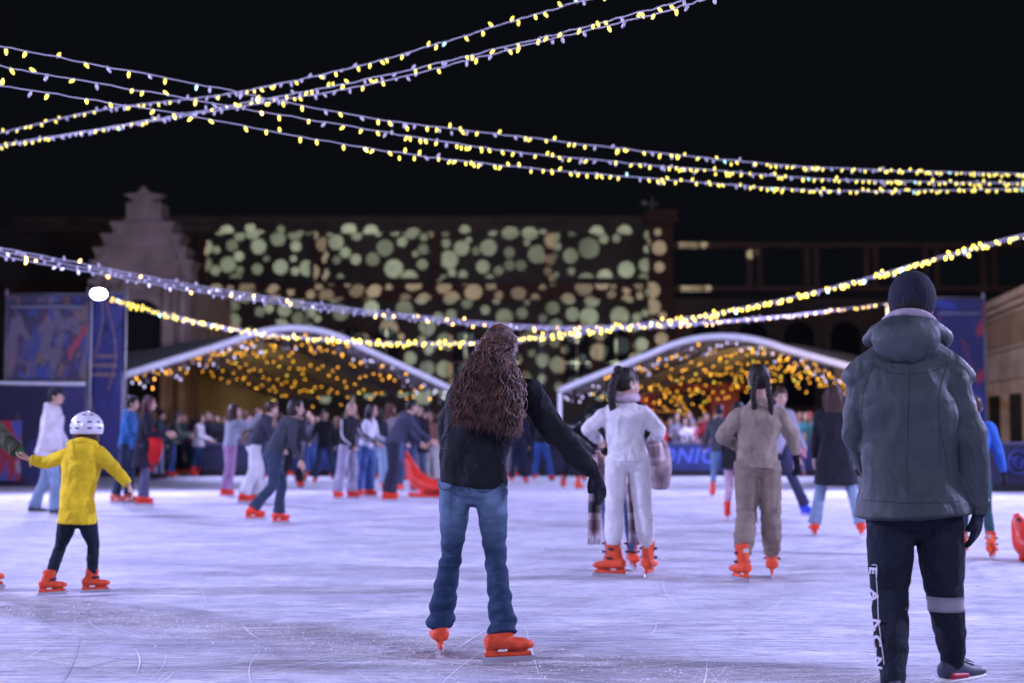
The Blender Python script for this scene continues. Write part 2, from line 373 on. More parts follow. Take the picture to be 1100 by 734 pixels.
# open girder frame + lower wing to the right
M_girder = mat('girder', (.12, .07, .052), .7, .2, 2., .2, 20.)
wing = empty('girder_frame', (FX(900), FY + 4, 0), 'open rusty red girder gallery of an unfinished upper storey right of the dotted hall', 'steel frame')
x0, x1 = FX(723) + .01, FX(1140)
for py in (260, 307):
    bm = bmesh.new(); z = FZ(py)
    bx(bm, x0, x1, FY - .2, FY + .05, z - .22, z - .08); bx(bm, x0, x1, FY - .28, FY + .13, z - .078, z - .02); bx(bm, x0, x1, FY - .28, FY + .13, z - .28, z - .222)
    emit('girder', bm, M_girder, wing)
for px in (806, 817, 868, 878, 932, 942, 996, 1008, 1058, 1070, 1120):
    bm = bmesh.new(); bx(bm, FX(px) - .13, FX(px) + .13, FY - .18, FY + .03, FZ(307) - .018, FZ(260) - .285); emit('post', bm, M_girder, wing)
low = empty('low_wing', (FX(900), FY + 1, 0), 'low dark brick wing with arched windows under the girder gallery', 'building')
bm = bmesh.new(); bx(bm, x0, x1, FY + .3, FY + 9, 0, FZ(322)); emit('wall', bm, mat('old_brick', (.10, .055, .04), .9, .3, .8, .2, 10.), low)
bm = bmesh.new(); bx(bm, x0, x1, FY - .1, FY + .298, FZ(326), FZ(321)); bx(bm, x0, x1, FY + .1, FY + .298, FZ(334), FZ(326) - .003); emit('cornice', bm, mat('dark_stone', (.085, .072, .06), .9, .2, 1.2, .2, 10.), low)
for px in (760, 810, 860, 910, 960, 1010):
    x = FX(px); bm = bmesh.new(); arch_ring(bm, x, 2.5, FZ(345), 1.5, FY + .14, .157, .3); fr = emit('window', bm, mat('dark_stone', (.085, .072, .06), .9, .2, 1.2, .2, 10.), low)
    bm = bmesh.new(); arch_prism(bm, x, 2.5, FZ(345), 1.5, FY + .28, .018); emit('pane', bm, M_dark, fr)
# stepped baroque gable on the left
GY = 55.0; gx = lambda px: (px - 550) / F * GY; gz = lambda py: CAMZ + (466 - py) / F * GY
gab = empty('gabled_house', (gx(148), GY, 0), 'pinkish stone house front with stepped baroque gable and star finial, left of the dotted hall', 'building')
M_pink = mat('pink_stone', (.36, .28, .25), .9, .2, 1.0, .35, 9.)
bm = bmesh.new(); bx(bm, gx(97), gx(203), GY, GY + 8, 0, gz(300)); emit('wall', bm, M_pink, gab)
steps = [(97, 203, 300, 282), (100, 196, 282, 268), (108, 190, 268, 253), (118, 182, 253, 240), (132, 170, 240, 216)]
for a, b_, p, q in steps:
    bm = bmesh.new(); bx(bm, gx(a), gx(b_), GY + .002, GY + 1.2, gz(p) + .002, gz(q))
    if q > 216: bx(bm, gx(a) - .10, gx(b_) + .12, GY - .12, GY + 1.3, gz(q) + .002, gz(q) + .10); bx(bm, gx(a) - .05, gx(b_) + .06, GY - .06, GY + 1.25, gz(q) - .12, gz(q) - .002)
    emit('gable_step', bm, M_pink, gab)
for sx in (-1, 1):   # volutes
    bm = bmesh.new(); tube(bm, [((gx(150) + sx * 1.75, GY + .2, gz(300)), .3, .3), ((gx(150) + sx * 1.5, GY + .1, gz(275)), .22, .22), ((gx(150) + sx * 1.05, GY + .1, gz(252)), .18, .18), ((gx(150) + sx * .62, GY + .1, gz(236)), .16, .16)], V((1, 0, 0)), 12, 10); emit('volute', bm, M_pink, gab, True)
bm = bmesh.new()
cx, cz = gx(151), gz(214)
pts = []
for k in range(10):
    a = math.pi / 2 + k * math.pi / 5; r = .82 if k % 2 == 0 else .42
    pts.append((cx + r * math.cos(a) * 1.0, cz + .08 + r * math.sin(a) * .62))
f = [bm.verts.new((x, GY - .1, z)) for x, z in pts]; g = [bm.verts.new((x, GY + .5, z)) for x, z in pts]
bm.faces.new(f); bm.faces.new(list(reversed(g)))
for i in range(10): bm.faces.new((f[i], g[i], g[(i + 1) % 10], f[(i + 1) % 10]))
bmesh.ops.recalc_face_normals(bm, faces=bm.faces); emit('finial', bm, M_pink, gab)
bm = bmesh.new(); arch_ring(bm, gx(150), 2.0, gz(322), 1.9, GY - .2, .197, .35); fr = emit('window', bm, M_pink, gab)
bm = bmesh.new(); arch_prism(bm, gx(150), 2.0, gz(322), 1.9, GY - .03, .027); emit('pane', bm, M_dark, fr)
for px in (104, 122, 178, 196):
    bm = bmesh.new(); tube(bm, [((gx(px), GY - .2, 1.5), .2, .2), ((gx(px), GY - .2, gz(306)), .17, .17)], V((1, 0, 0)), 6, 12, 0); bx(bm, gx(px) - .28, gx(px) + .28, GY - .45, GY - .003, gz(306), gz(301)); emit('column', bm, M_pink, gab)
# ornate building receding along the right edge
hx = lambda d: 15.2 - (45.5 - d) * .135
orn = empty('ornate_building', (hx(36), 36, 0), 'warm lit ornate stone building with a deep dentilled cornice at the far right edge', 'building')
def rpri(y0, y1, out, z0, z1):   # box along the receding facade
    a, b_ = hx(y0), hx(y1); bm_ = bmesh.new()
    v = [bm_.verts.new(p) for p in ((a - out, y0, z0), (b_ - out, y1, z0), (b_ + 3, y1, z0), (a + 3, y0, z0), (a - out, y0, z1), (b_ - out, y1, z1), (b_ + 3, y1, z1), (a + 3, y0, z1))]
    for q in ((0, 1, 2, 3), (7, 6, 5, 4), (0, 4, 5, 1), (1, 5, 6, 2), (2, 6, 7, 3), (3, 7, 4, 0)): bm_.faces.new([v[i] for i in q])
    bmesh.ops.recalc_face_normals(bm_, faces=bm_.faces); return bm_
M_sand = mat('sandstone', (.40, .31, .22), .9, .2, 1.5, .3, 12.)
emit('wall', rpri(27, 46, 0, 0, 4.62), M_sand, orn)
bm = rpri(26.8, 46.2, .45, 4.9, 5.12)
for q in (rpri(26.85, 46.1, .3, 4.74, 4.897), rpri(26.9, 46.05, .12, 4.623, 4.737), rpri(26.9, 46.05, .1, 3.62, 3.72), rpri(26.9, 46.05, .08, 2.75, 2.83)):
    me = bpy.data.meshes.new('t'); q.to_mesh(me); bm.from_mesh(me); bpy.data.meshes.remove(me); q.free()
emit('cornice', bm, M_sand, orn)
bm = bmesh.new()
y = 27.2
while y < 46: bx(bm, hx(y) - .1, hx(y) - .003, y, y + .17, 3.75, 4.60); y += .36
emit('dentil_band', bm, mat('brown_stone', (.24, .17, .11), .9, .2, 1.5, .3, 12.), orn)
for y in (29, 32, 35, 38, 41, 44):
    bm = bmesh.new(); bx(bm, hx(y) - .06, hx(y) + .2, y - .6, y + .6, .2, 2.3); emit('window', bm, M_dark, orn)

# ------------------------------------------------------------------ dot projector on the facade (gobo: a pattern in the lamp itself)
PX, PY, PZ = .6, 58.0, .9
dots = []; rr = random.Random(12)
tries = 0
while len(dots) < 270 and tries < 60000:
    tries += 1
    px = rr.uniform(214, 718); py = rr.uniform(238, 428) if rr.random() < .93 else rr.uniform(236, 300)
    if 466 > px > 466: continue
    if py > 340 and rr.random() < .1: continue
    r = rr.choice((4.5, 5.5, 6.5, 8, 9, 10, 11, 12.5 if px > 500 else 9)) if tries < 900 else rr.choice((4, 5, 6, 7))
    if px < 400: r = min(r, 9.5)
    x, z, r = FX(px), FZ(py), r * .9 / F * FY
    if all((x - a) ** 2 + (z - b_) ** 2 > (r + c) ** 2 * 1.0 for a, b_, c in dots): dots.append((x, z, r))
for px, py, r in ((738, 258, 5), (748, 259, 7), (761, 258, 4), (741, 306, 6), (752, 307, 7), (765, 306, 4), (812, 270, 5)): dots.append((FX(px), FZ(py), r / F * FY))
proj = spot('projector_light', (PX, PY, PZ), (-3.6, FY, 7.2), 52000, (.80, 1.0, .80), 150, .02, .02)
d = proj.data; d.use_nodes = True; n = d.node_tree.nodes; L = d.node_tree.links; em = n['Emission']
ge = n.new('ShaderNodeNewGeometry'); sp = n.new('ShaderNodeSeparateXYZ'); L.new(ge.outputs['Incoming'], sp.inputs[0])
def lm(op, a, b_, c=None):
    q = n.new('ShaderNodeMath'); q.operation = op
    for i, x in enumerate((a, b_, c)):
        if x is None: continue
        if isinstance(x, (int, float)): q.inputs[i].default_value = x
        else: L.new(x, q.inputs[i])
    return q.outputs[0]
cb = n.new('ShaderNodeCombineXYZ')
L.new(lm('MULTIPLY_ADD', lm('DIVIDE', sp.outputs[0], sp.outputs[1]), FY - PY, PX), cb.inputs[0])
L.new(lm('MULTIPLY_ADD', lm('DIVIDE', sp.outputs[2], sp.outputs[1]), FY - PY, PZ), cb.inputs[1])
acc = None
for x, z, r in dots:
    q = n.new('ShaderNodeVectorMath'); q.operation = 'DISTANCE'; L.new(cb.outputs[0], q.inputs[0]); q.inputs[1].default_value = (x, z, 0)
    s = lm('MULTIPLY', lm('LESS_THAN', q.outputs['Value'], r), rr.choice((.6, .8, 1.0, 1.0, 1.15)))
    acc = s if acc is None else lm('MAXIMUM', acc, s)
q = n.new('ShaderNodeVectorMath'); q.operation = 'DISTANCE'; L.new(cb.outputs[0], q.inputs[0]); q.inputs[1].default_value = (PX, PZ, 0)
dd_ = q.outputs['Value']; fall = lm('POWER', lm('MULTIPLY_ADD', lm('MULTIPLY', dd_, dd_), 1 / 144., 1.0), 1.3)
L.new(lm('MULTIPLY', acc, fall), em.inputs['Strength'])
pj = empty('dot_projector', (PX, PY + .05, 0), 'black projector box on a low stand behind the far rink boards', 'projector')
bm = bmesh.new(); bx(bm, PX - .3, PX + .3, PY - .75, PY - .1, .62, 1.0, bevel=.02); emit('body', bm, plain('black_plastic', (.02, .02, .022), .5), pj)
bm = bmesh.new(); tube(bm, [((PX, PY - .1, .82), .1, .1), ((PX, PY - .03, .84), .11, .11)], V((1, 0, 0)), 4, 14); emit('lens', bm, M_dark, pj, True)
for sx in (-.22, .22):
    bm = bmesh.new(); bx(bm, PX + sx - .02, PX + sx + .02, PY - .5, PY - .4, 0, .62); emit('leg', bm, M_iron, pj)

# ------------------------------------------------------------------ marquees
M_canvas = mat('canvas', (.42, .41, .42), .85, .08, 1.5, .2, 6.)
M_tentwall = mat('ochre_wall', (.30, .25, .13), .9, .2, .7, .2, 5.)
M_white = plain('white_metal', (.86, .86, .9), .5)
M_cable = plain('white_cable', (.42, .40, .48), .5)
LED = {}
def led_mat(key, c, s):
    m = plain('led_' + key, (.06, .05, .03), .3, emis=c, es=s, spec=.15); LED[key] = m; return m
led_mat('yellow', (1.0, .80, .10), 3.2); led_mat('yellow_far', (1.0, .74, .075), 6.5); led_mat('amber', (1.0, .44, .025), 6)
led_mat('cool', (.45, .95, 1.0), 2.2); led_mat('cool_far', (.5, .95, 1.0), 9); led_mat('white_far', (.62, .58, 1.0), 3.2)
LED['off'] = plain('led_off', (.72, .66, .74), .3); LED['gold'] = plain('led_gold', (.8, .8, .7), .3, emis=(1.0, .55, .06), es=9)
BM = {}
def bulb_mesh(key, r=.0065, l=.026):
    k = (key, r)
    if k in BM: return BM[k]
    bm = bmesh.new()
    tube(bm, [((0, 0, .004), r * .75, r * .75), ((0, 0, -.012), r * .7, r * .7)], V((1, 0, 0)), 3, 6, .2, mi=1)
    tube(bm, [((0, 0, -.012), r * .85, r * .85), ((0, 0, -.012 - l * .5), r, r), ((0, 0, -.012 - l), r * .55, r * .55)], V((1, 0, 0)), 5, 8, .6, mi=0)
    me = bpy.data.meshes.new('light_bulb'); bm.to_mesh(me); bm.free(); me.materials.append(LED[key]); me.materials.append(M_cable)
    me.polygons.foreach_set('use_smooth', [True] * len(me.polygons)); BM[k] = me; return me
def light_string(label, pts, nb, keyf, group, rc=.0055, br=.0075, bl=.028, hang=1.0, name='light_string', wob=.012, cable=True, drop=None, cat_='string lights', seed=0, extra=None):
    q = random.Random(seed * 7 + 1)
    A = cat([tuple(p) for p in pts], 120)
    root = empty(name, A[len(A) // 2], label, cat_, group)
    bm = bmesh.new()
    if cable:
        B = A.copy()
        for i in range(1, len(B) - 1): B[i] += np.array([q.uniform(-1, 1), q.uniform(-1, 1), q.uniform(-1, 1)]) * wob * .5
        tube(bm, [(tuple(p), rc, rc) for p in B], V((0, 0, 1)), 120, 5, 0)
    seg = np.linalg.norm(np.diff(A, axis=0), axis=1); cum = np.concatenate([[0], np.cumsum(seg)])
    spots = []
    for k in range(nb):
        s = cum[-1] * (k + .5 + q.uniform(-.38, .38)) / nb; i = min(max(np.searchsorted(cum, s) - 1, 0), len(A) - 2); t = (s - cum[i]) / max(seg[i], 1e-6)
        p = V(A[i] * (1 - t) + A[i + 1] * t); dz = drop(q) if drop else 0
        if dz: tube(bm, [(tuple(p), rc * .5, rc * .5), ((p.x, p.y, p.z - dz), rc * .5, rc * .5)], V((1, 0, 0)), 2, 4, 0)
        spots.append((p - V((0, 0, dz)), s / cum[-1]))
    emit('cable', bm, M_cable, root, True)
    base = wloc(root)
    for p, t in spots:
        b = bpy.data.objects.new('light_bulb', bulb_mesh(keyf(q, t), br, bl)); col.objects.link(b); b.parent = root
        b.location = p - base; b.rotation_euler = (q.uniform(-.9, .9) if hang else 0, (q.uniform(-.7, .7) + (math.pi if q.random() < .18 * hang else 0)), q.uniform(0, 6.28))
    if extra:   # further bulbs past the first hundred, one part
        bm = bmesh.new()
        for k in range(extra):
            s = cum[-1] * (q.random() if len(pts) > 9 else 1 - q.random() ** 1.9 * .8); i = min(max(np.searchsorted(cum, s) - 1, 0), len(A) - 2); t = (s - cum[i]) / max(seg[i], 1e-6)
            p = V(A[i] * (1 - t) + A[i + 1] * t) + V((q.uniform(-.02, .02), q.uniform(-.02, .02), q.uniform(-.05, .01)))
            ball(bm, p, (br, br, br * 1.8), None, 6, mi=0 if q.random() < .6 else 1)
        o = emit('light_bulbs', bm, [LED['yellow_far'] if len(pts) > 9 else LED['yellow'], LED['off']], root, True); o['kind'] = 'stuff'
    return root
def tent(label, A0, A1, apex_t, apex_z, depth, e0, e1, dens, glabel, seed, wallx=(0, 1)):
    A0 = V(A0); A1 = V(A1); ln = (A1 - A0).length; u = (A1 - A0).normalized(); back = V((-u.y, u.x, 0)); 
    if back.y < 0: back = -back
    root = empty('marquee', (A0 + A1) / 2, label, 'marquee')
    def zf(t):
        e = e0 * (1 - t) + e1 * t; x = t / apex_t if t < apex_t else (1 - t) / (1 - apex_t)
        x = min(max(x, 0), 1); s = x * 1.12 if x < .62 else 1 - (1 - x) ** 2 / (.38 * 2) * 1.12 * .98 + 0
        s = min(x * 1.16, 1) if x < .6 else 1 - (1 - x) ** 2 * (1.16 / (2 * .4)) * 1.31
        return e + (apex_z - e) * min(s, 1)
    P = lambda t, dd, dz=0: A0 + u * (ln * t) + back * dd + V((0, 0, zf(t) + dz))
    N = 40; D = 8
    bm = bmesh.new(); g = [[bm.verts.new(P(i / N, depth * j / D, -.06 * math.sin(math.pi * (j * 2 % D) / D))) for i in range(N + 1)] for j in range(D + 1)]
    h = [[bm.verts.new(v.co + V((0, 0, .03))) for v in row] for row in g]
    for G_, flip in ((g, 0), (h, 1)):
        for j in range(D):
            for i in range(N):
                q = (G_[j][i], G_[j][i + 1], G_[j + 1][i + 1], G_[j + 1][i]); bm.faces.new(q if flip else tuple(reversed(q)))
    for i in range(N): bm.faces.new((g[0][i], g[0][i + 1], h[0][i + 1], h[0][i])); bm.faces.new((g[D][i], h[D][i], h[D][i + 1], g[D][i + 1]))
    emit('canopy', bm, M_canvas, root, True)
    bm = bmesh.new(); tube(bm, [(P(i / N, -.1, 0), .115, .115) for i in range(N + 1)], V((0, 0, 1)), N + 1, 8, .3); emit('front_tube', bm, M_white, root, True)
    for j in (2, 4, 6):
        bm = bmesh.new(); tube(bm, [(P(i / N, depth * j / D, -.14), .05, .07) for i in range(N + 1)], V((0, 0, 1)), N + 1, 6, .2); emit('roof_beam', bm, plain('dull_metal', (.18, .18, .2), .5), root, True)
    for t in (0.0, 1.0):
        for dd in (-.1, depth * .5, depth):
            p = P(t, dd); bm = bmesh.new(); bx(bm, p.x - .06, p.x + .06, p.y - .06, p.y + .06, 0, p.z - .05); bx(bm, p.x - .2, p.x + .2, p.y - .2, p.y + .2, -.03, .02); emit('leg', bm, M_white, root)
    bm = bmesh.new()
    t0, t1 = wallx; n_ = 20; vs = [(P(t0 + (t1 - t0) * i / n_, depth - .05 + .08 * math.sin(i * 1.7)), P(t0 + (t1 - t0) * i / n_, depth - .05 + .08 * math.sin(i * 1.7)) * 1) for i in range(n_ + 1)]
    lo = [bm.verts.new((a.x, a.y, 0)) for a, _ in vs]; hi = [bm.verts.new((a.x, a.y, a.z - .05)) for a, _ in vs]
    lo2 = [bm.verts.new((a.x, a.y + .05, 0)) for a, _ in vs]; hi2 = [bm.verts.new((a.x, a.y + .05, a.z - .05)) for a, _ in vs]
    for i in range(n_): bm.faces.new((lo[i], lo[i + 1], hi[i + 1], hi[i])); bm.faces.new((lo2[i + 1], lo2[i], hi2[i], hi2[i + 1]))
    emit('back_wall', bm, M_tentwall, root)
    # hung lights
    q = random.Random(seed)
    rows = 5 if dens < 1 else 6
    for k in range(rows):
        dd = depth * (.10 + .74 * k / (rows - 1)); t0_, t1_ = (.12, .97) if dens < 1 else (.04, .97)
        light_string(glabel % ('first', 'second', 'third', 'fourth', 'fifth', 'sixth')[k], [P(t0_ + (t1_ - t0_) * i / 12, dd, -.12) for i in range(13)], int(dens * 52) + (6 if k > 2 else 0),
                     lambda q_, t: 'amber' if q_.random() < .93 else 'yellow_far', 'amber light curtains under the marquee roofs', rc=.004, br=.018, bl=.034, hang=.0, name='light_curtain',
                     drop=(lambda q_: q_.uniform(.02, 1.15)) if dens >= 1 else (lambda q_: q_.choice((.05, .1, .2, .3, .45)) * q_.uniform(.7, 1.2)), cat_='light curtain', seed=seed + k)
    light_string('pale icicle lights under the front edge of the ' + ('left' if dens < 1 else 'right') + ' marquee', [P(.01 + .98 * i / 14, -.1, -.1) for i in range(15)], 90,
                 lambda q_, t: q_.choice(('white_far', 'white_far', 'off', 'off', 'amber')), 'icicle lights on the marquee fronts', rc=.012, br=.022, bl=.06, hang=0, name='icicle_lights', drop=lambda q_: q_.choice((.06, .15, .25, .38, .5)), cat_='icicle lights', seed=seed + 9)
    c = (A0 + A1) / 2 + back * depth * .5
    ld = bpy.data.lights.new('bulb_glow_fill', 'POINT'); ld.energy = 85 if dens < 1 else 110; ld.color = (1, .62, .22); ld.shadow_soft_size = .5  # unseen point light added in place of the hung bulbs' own glow
    lo_ = bpy.data.objects.new('bulb_glow_fill', ld); col.objects.link(lo_); lo_.location = (c.x, c.y, 2.5)
    return root, P
tl = W(130, 404, 41); tr = W(482, 418, 47)
tent('left one of two wide marquees, pale curved roof edge and ochre back wall', (tl.x, tl.y, 0), (tr.x, tr.y, 0), .50, W(290, 353, 44).z, 14, tl.z, tr.z, .85, '%s row of amber lights from the front inside the left marquee', 21)
t2l = W(603, 420, 47); t2r = W(965, 408, 41)
tent('right one of two wide marquees, its ceiling thick with amber lights', (t2l.x, t2l.y, 0), (t2r.x, t2r.y, 0), .50, W(778, 362, 44).z, 9, t2l.z, t2r.z, 1.1, '%s row of amber lights from the front inside the right marquee', 51, (.55, 1))
# food stall inside the right marquee
st = empty('food_stall', W(735, 470, 52).xy.to_3d(), 'red stall with dark opening and glowing shelves inside the right marquee', 'stall')
p = wloc(st); M_red = mat('red_boards', (.30, .035, .02), .6, .2, 2., .2, 9.)
bm = bmesh.new(); bx(bm, p.x - 2.2, p.x - 1.0, p.y, p.y + 2, 0, 2.7); emit('wall', bm, M_red, st)
bm = bmesh.new(); bx(bm, p.x + 1.0, p.x + 2.0, p.y, p.y + 2, 0, 2.7); emit('wall', bm, M_red, st)
bm = bmesh.new(); bx(bm, p.x - 2.4, p.x + 2.2, p.y - .3, p.y + 2.2, 2.703, 2.95); emit('roof', bm, M_red, st)
bm = bmesh.new(); bx(bm, p.x - .997, p.x + .997, p.y + .1, p.y + .6, 0, 1.0); emit('counter', bm, M_red, st)
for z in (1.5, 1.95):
    bm = bmesh.new(); bx(bm, p.x - .95, p.x + .2, p.y + 1.4, p.y + 1.8, z, z + .05); s_ = emit('shelf', bm, mat('glowing_wood', (.5, .28, .1), .6, emis=(1, .4, .08), es=.25), st)  # shelf wood emits a faint orange glow, light put into the material

# ------------------------------------------------------------------ rink boards
M_navy = mat('navy_board', (.022, .024, .060), .55, .2, 1.2, 0)
M_blueb = mat('blue_board', (.028, .045, .17), .5, .25, 1.4, 0)
M_pale = plain('pale_print', (.10, .15, .62), .6)
M_base = plain('black_base', (.015, .015, .018), .7)
def text_mesh(cu):
    t = bpy.data.objects.new('tmp', cu); col.objects.link(t); dg = bpy.context.evaluated_depsgraph_get(); dg.update()
    me = bpy.data.meshes.new_from_object(t.evaluated_get(dg)); me.name = 'lettering'; bpy.data.objects.remove(t)
    o = bpy.data.objects.new('lettering', me); col.objects.link(o); return o
def board(x0, x1, y, label, face=M_navy, text=None, h=.86, swoosh=True, nm='rink_board', tcol=None, ty=.36):
    r = empty(nm, ((x0 + x1) / 2, y, 0), label, 'rink board', 'boards round the rink')
    bm = bmesh.new(); bx(bm, x0 + .01, x1 - .01, y, y + .05, .16, h); emit('panel', bm, face, r)
    bm = bmesh.new(); bx(bm, x0 + .01, x1 - .01, y - .03, y + .08, 0, .157); emit('kick_plate', bm, M_base, r)
    bm = bmesh.new(); bx(bm, x0 + .005, x1 - .005, y - .03, y + .08, h + .003, h + .06, bevel=.008); emit('top_rail', bm, plain('rail', (.10, .09, .16), .4), r)
    if text:
        cu = bpy.data.curves.new('lettering', 'FONT'); cu.body = text; cu.size = .56; cu.extrude = .004; cu.shear = .25; cu.align_x = 'CENTER'; cu.offset = .012; cu.space_character = 1.12; cu.materials.append(tcol or M_pale)
        t = text_mesh(cu); t.parent = r; t.location = (0, -.008, ty); t.rotation_euler = (R(90), 0, 0)
    return r
xs = [-8.5 + 2.0 * i for i in range(11)]
names = ['navy board behind the far left skaters, next to the hanging blue banner', 'second far board from the hanging blue banner, behind the man in the green puffer',
         'blue far board behind the skater in lilac trousers', 'far board behind the boy in the black sweatshirt', 'far board behind the skaters crowded under the left marquee', None,
         'far board with slanted pale blue capital letters, right of the woman in white', 'far board behind the skater in the dark puffer, right of the lettered board', 'far board behind the woman in the beige tracksuit', 'far board behind the woman in the long black coat', 'last far board on the right, behind the man in the parka']
for i, x in enumerate(xs):
    lab = names[i] or 'dark far board hidden behind the long haired woman'
    x0, x1 = (x, x + 2)
    board(x0, x1, 38.2, lab, M_blueb if i in (1, 2, 3, 6, 7, 8) else M_navy, 'SONIC' if i == 6 else None, .84)
# right near-side board with a round emblem
e0 = W(1061, 500, 28); bx0 = e0.x
rb = board(bx0, bx0 + 2.4, 28, 'dark board with a round pale blue emblem at the right edge', M_navy, None, .92)
bm = bmesh.new(); c = V((bx0 + .60, 27.985, .58))
for r_, t_ in ((.20, .035), (.09, .03)):
    tube(bm, [(c + V((r_ * math.cos(a), 0, r_ * math.sin(a) * 1.15)), t_, .006) for a in [k * math.pi / 12 for k in range(25)]], V((0, 1, 0)), 40, 6, 0)
tube(bm, [(c + V((-.17, 0, .1)), .02, .006), (c + V((.05, 0, -.02)), .035, .006), (c + V((.17, 0, .12)), .02, .006)], V((0, 1, 0)), 10, 6, .3)
for f_ in bm.faces: f_.smooth = True
emit('emblem', bm, M_pale, rb)
board(bx0 + 2.41, bx0 + 4.8, 28, 'plain dark board just outside the right edge of the rink view', M_navy, None, .92)
board(bx0 - .9, bx0 - .01, 28.0, 'pale blue printed board half hidden behind the man in the parka', mat('pale_board', (.12, .14, .40), .5, .5, 2.2, 0, c2=(.35, .38, .65)), None, .92)

# ------------------------------------------------------------------ banners (abstract prints, no figures)
def art(name, base, blobs, seed=0, sc_=1.6):
    m = bpy.data.materials.new(name); m.use_nodes = True; n = m.node_tree.nodes; L = m.node_tree.links; b = n['Principled BSDF']
    tc = n.new('ShaderNodeTexCoord'); mp = n.new('ShaderNodeMapping'); mp.inputs['Location'].default_value = (seed, seed * 2, seed * 3); L.new(tc.outputs['Object'], mp.inputs[0])
    cur = None
    for i, (c, s, lo, rot) in enumerate(blobs):
        nz = n.new('ShaderNodeTexNoise'); nz.inputs['Scale'].default_value = s; nz.inputs['Detail'].default_value = 2.5; nz.inputs['Distortion'].default_value = 1.4
        mq = n.new('ShaderNodeMapping'); mq.inputs['Rotation'].default_value = (0, rot, 0); mq.inputs['Scale'].default_value = (1, 1, .6); mq.inputs['Location'].default_value = (i * 5.1, 0, 0)
        L.new(mp.outputs[0], mq.inputs[0]); L.new(mq.outputs[0], nz.inputs['Vector'])
        mr = n.new('ShaderNodeMapRange'); mr.inputs[1].default_value = lo; mr.inputs[2].default_value = lo + .05; L.new(nz.outputs['Fac'], mr.inputs[0])
        mx = n.new('ShaderNodeMix'); mx.data_type = 'RGBA'; L.new(mr.outputs[0], mx.inputs[0])
        if cur is None: mx.inputs[6].default_value = (*base, 1)
        else: L.new(cur, mx.inputs[6])
        mx.inputs[7].default_value = (*c, 1); cur = mx.outputs[2]
    L.new(cur, b.inputs['Base Color']); b.inputs['Roughness'].default_value = .6; return m
def sheet(bm, x0, x1, y, z0, z1, amp=.04, nx=24, nz_=18, th=.012, seed=0):
    def f(i, j):
        x = x0 + (x1 - x0) * i / nx; z = z0 + (z1 - z0) * j / nz_
        return (x, y + amp * noise.noise(V((x * .9, z * 1.1, seed))) + amp * .5 * noise.noise(V((x * 2.5 + z * 2, z * .7, seed + 5))), z)
    a = [[bm.verts.new(f(i, j)) for i in range(nx + 1)] for j in range(nz_ + 1)]; b = [[bm.verts.new((v.co.x, v.co.y + th, v.co.z)) for v in r] for r in a]
    for j in range(nz_):
        for i in range(nx):
            bm.faces.new((a[j][i], a[j][i + 1], a[j + 1][i + 1], a[j + 1][i])); bm.faces.new((b[j][i], b[j + 1][i], b[j + 1][i + 1], b[j][i + 1]))
    for q in bm.faces: q.smooth = True
BY = 31.0
b0, b1 = W(6, 400, BY).x, W(93, 400, BY).x
zt, zm, zb = W(50, 318, BY).z, W(50, 408, BY).z, .08
ban = empty('picture_banner', ((b0 + b1) / 2, BY, 0), 'large printed picture banner in violet, red and cream above the left fence', 'banner')
bm = bmesh.new(); sheet(bm, b0, b1, BY, zm, zt, .06, seed=2)
emit('print', bm, art('banner_print', (.075, .06, .11), [((.19, .16, .20), 1.3, .5, .3), ((.08, .09, .26), 1.5, .54, 1.), ((.42, .08, .10), 1.9, .59, 2.), ((.24, .15, .11), 2.4, .58, .5), ((.06, .10, .34), 2.0, .62, 3.)], 3), ban)
bm = bmesh.new(); bx(bm, b0 + .1, b1 - .1, BY - .075, BY - .05, zt - .28, zt - .22); emit('print_line', bm, plain('print_white', (.22, .22, .28), .6), ban)
bm = bmesh.new()
for x in (b0 - .05, b1 + .04): tube(bm, [((x, BY + .1, 0), .03, .03), ((x, BY + .1, zt + .15), .03, .03)], V((1, 0, 0)), 3, 8)
tube(bm, [((b0 - .1, BY + .1, zt + .05), .025, .025), ((b1, BY + .1, zt + .05), .025, .025)], V((0, 0, 1)), 3, 8); emit('frame', bm, plain('pole_metal', (.3, .3, .33), .4, metal=.6), ban, True)
fen = empty('banner_fence', (-11.6, BY, 0), 'dark violet fabric covered fence with a bright white top rail under the picture banner', 'fence')
x_l, x_r = -15.5, b1
bm = bmesh.new(); sheet(bm, x_l, x_r, BY - .1, .02, zm - .12, .03, seed=7); fc = emit('fabric', bm, art('fence_print', (.026, .024, .065), [((.05, .05, .16), .7, .5, .2), ((.12, .08, .10), 2.2, .66, .9)], 9), fen)
bm = bmesh.new(); tube(bm, [((x_l, BY - .15, zm - .02), .045, .045), ((x_r, BY - .15, zm - .10), .045, .045)], V((0, 0, 1)), 4, 8); emit('top_rail', bm, M_white, fen, True)
bm = bmesh.new(); a_ = W(-6, 470, BY).x; sheet(bm, a_ - .6, W(26, 470, BY).x, BY - .18, .12, 1.42, .02, seed=4); emit('panel', bm, art('red_print', (.10, .14, .45), [((.50, .045, .06), .9, .44, .4), ((.45, .42, .55), 1.8, .60, 1.2)], 6), fen)
hb = empty('hanging_banner', (W(111, 400, BY + .4).x, BY + .4, 0), 'tall blue violet banner with thin pale curves hanging below the left floodlight', 'banner')
h0, h1 = W(94, 400, BY + .4).x, W(131, 400, BY + .4).x; ht = W(100, 314, BY).z
bm = bmesh.new(); sheet(bm, h0, h1, BY + .4, .25, ht, .05, 12, 40, seed=12); emit('print', bm, art('banner_blue', (.05, .05, .20), [((.06, .07, .26), .9, .5, .2), ((.03, .03, .12), 1.1, .6, .9)], 2), hb)
bm = bmesh.new()
M_gold = plain('gold_print', (.40, .26, .20), .5)
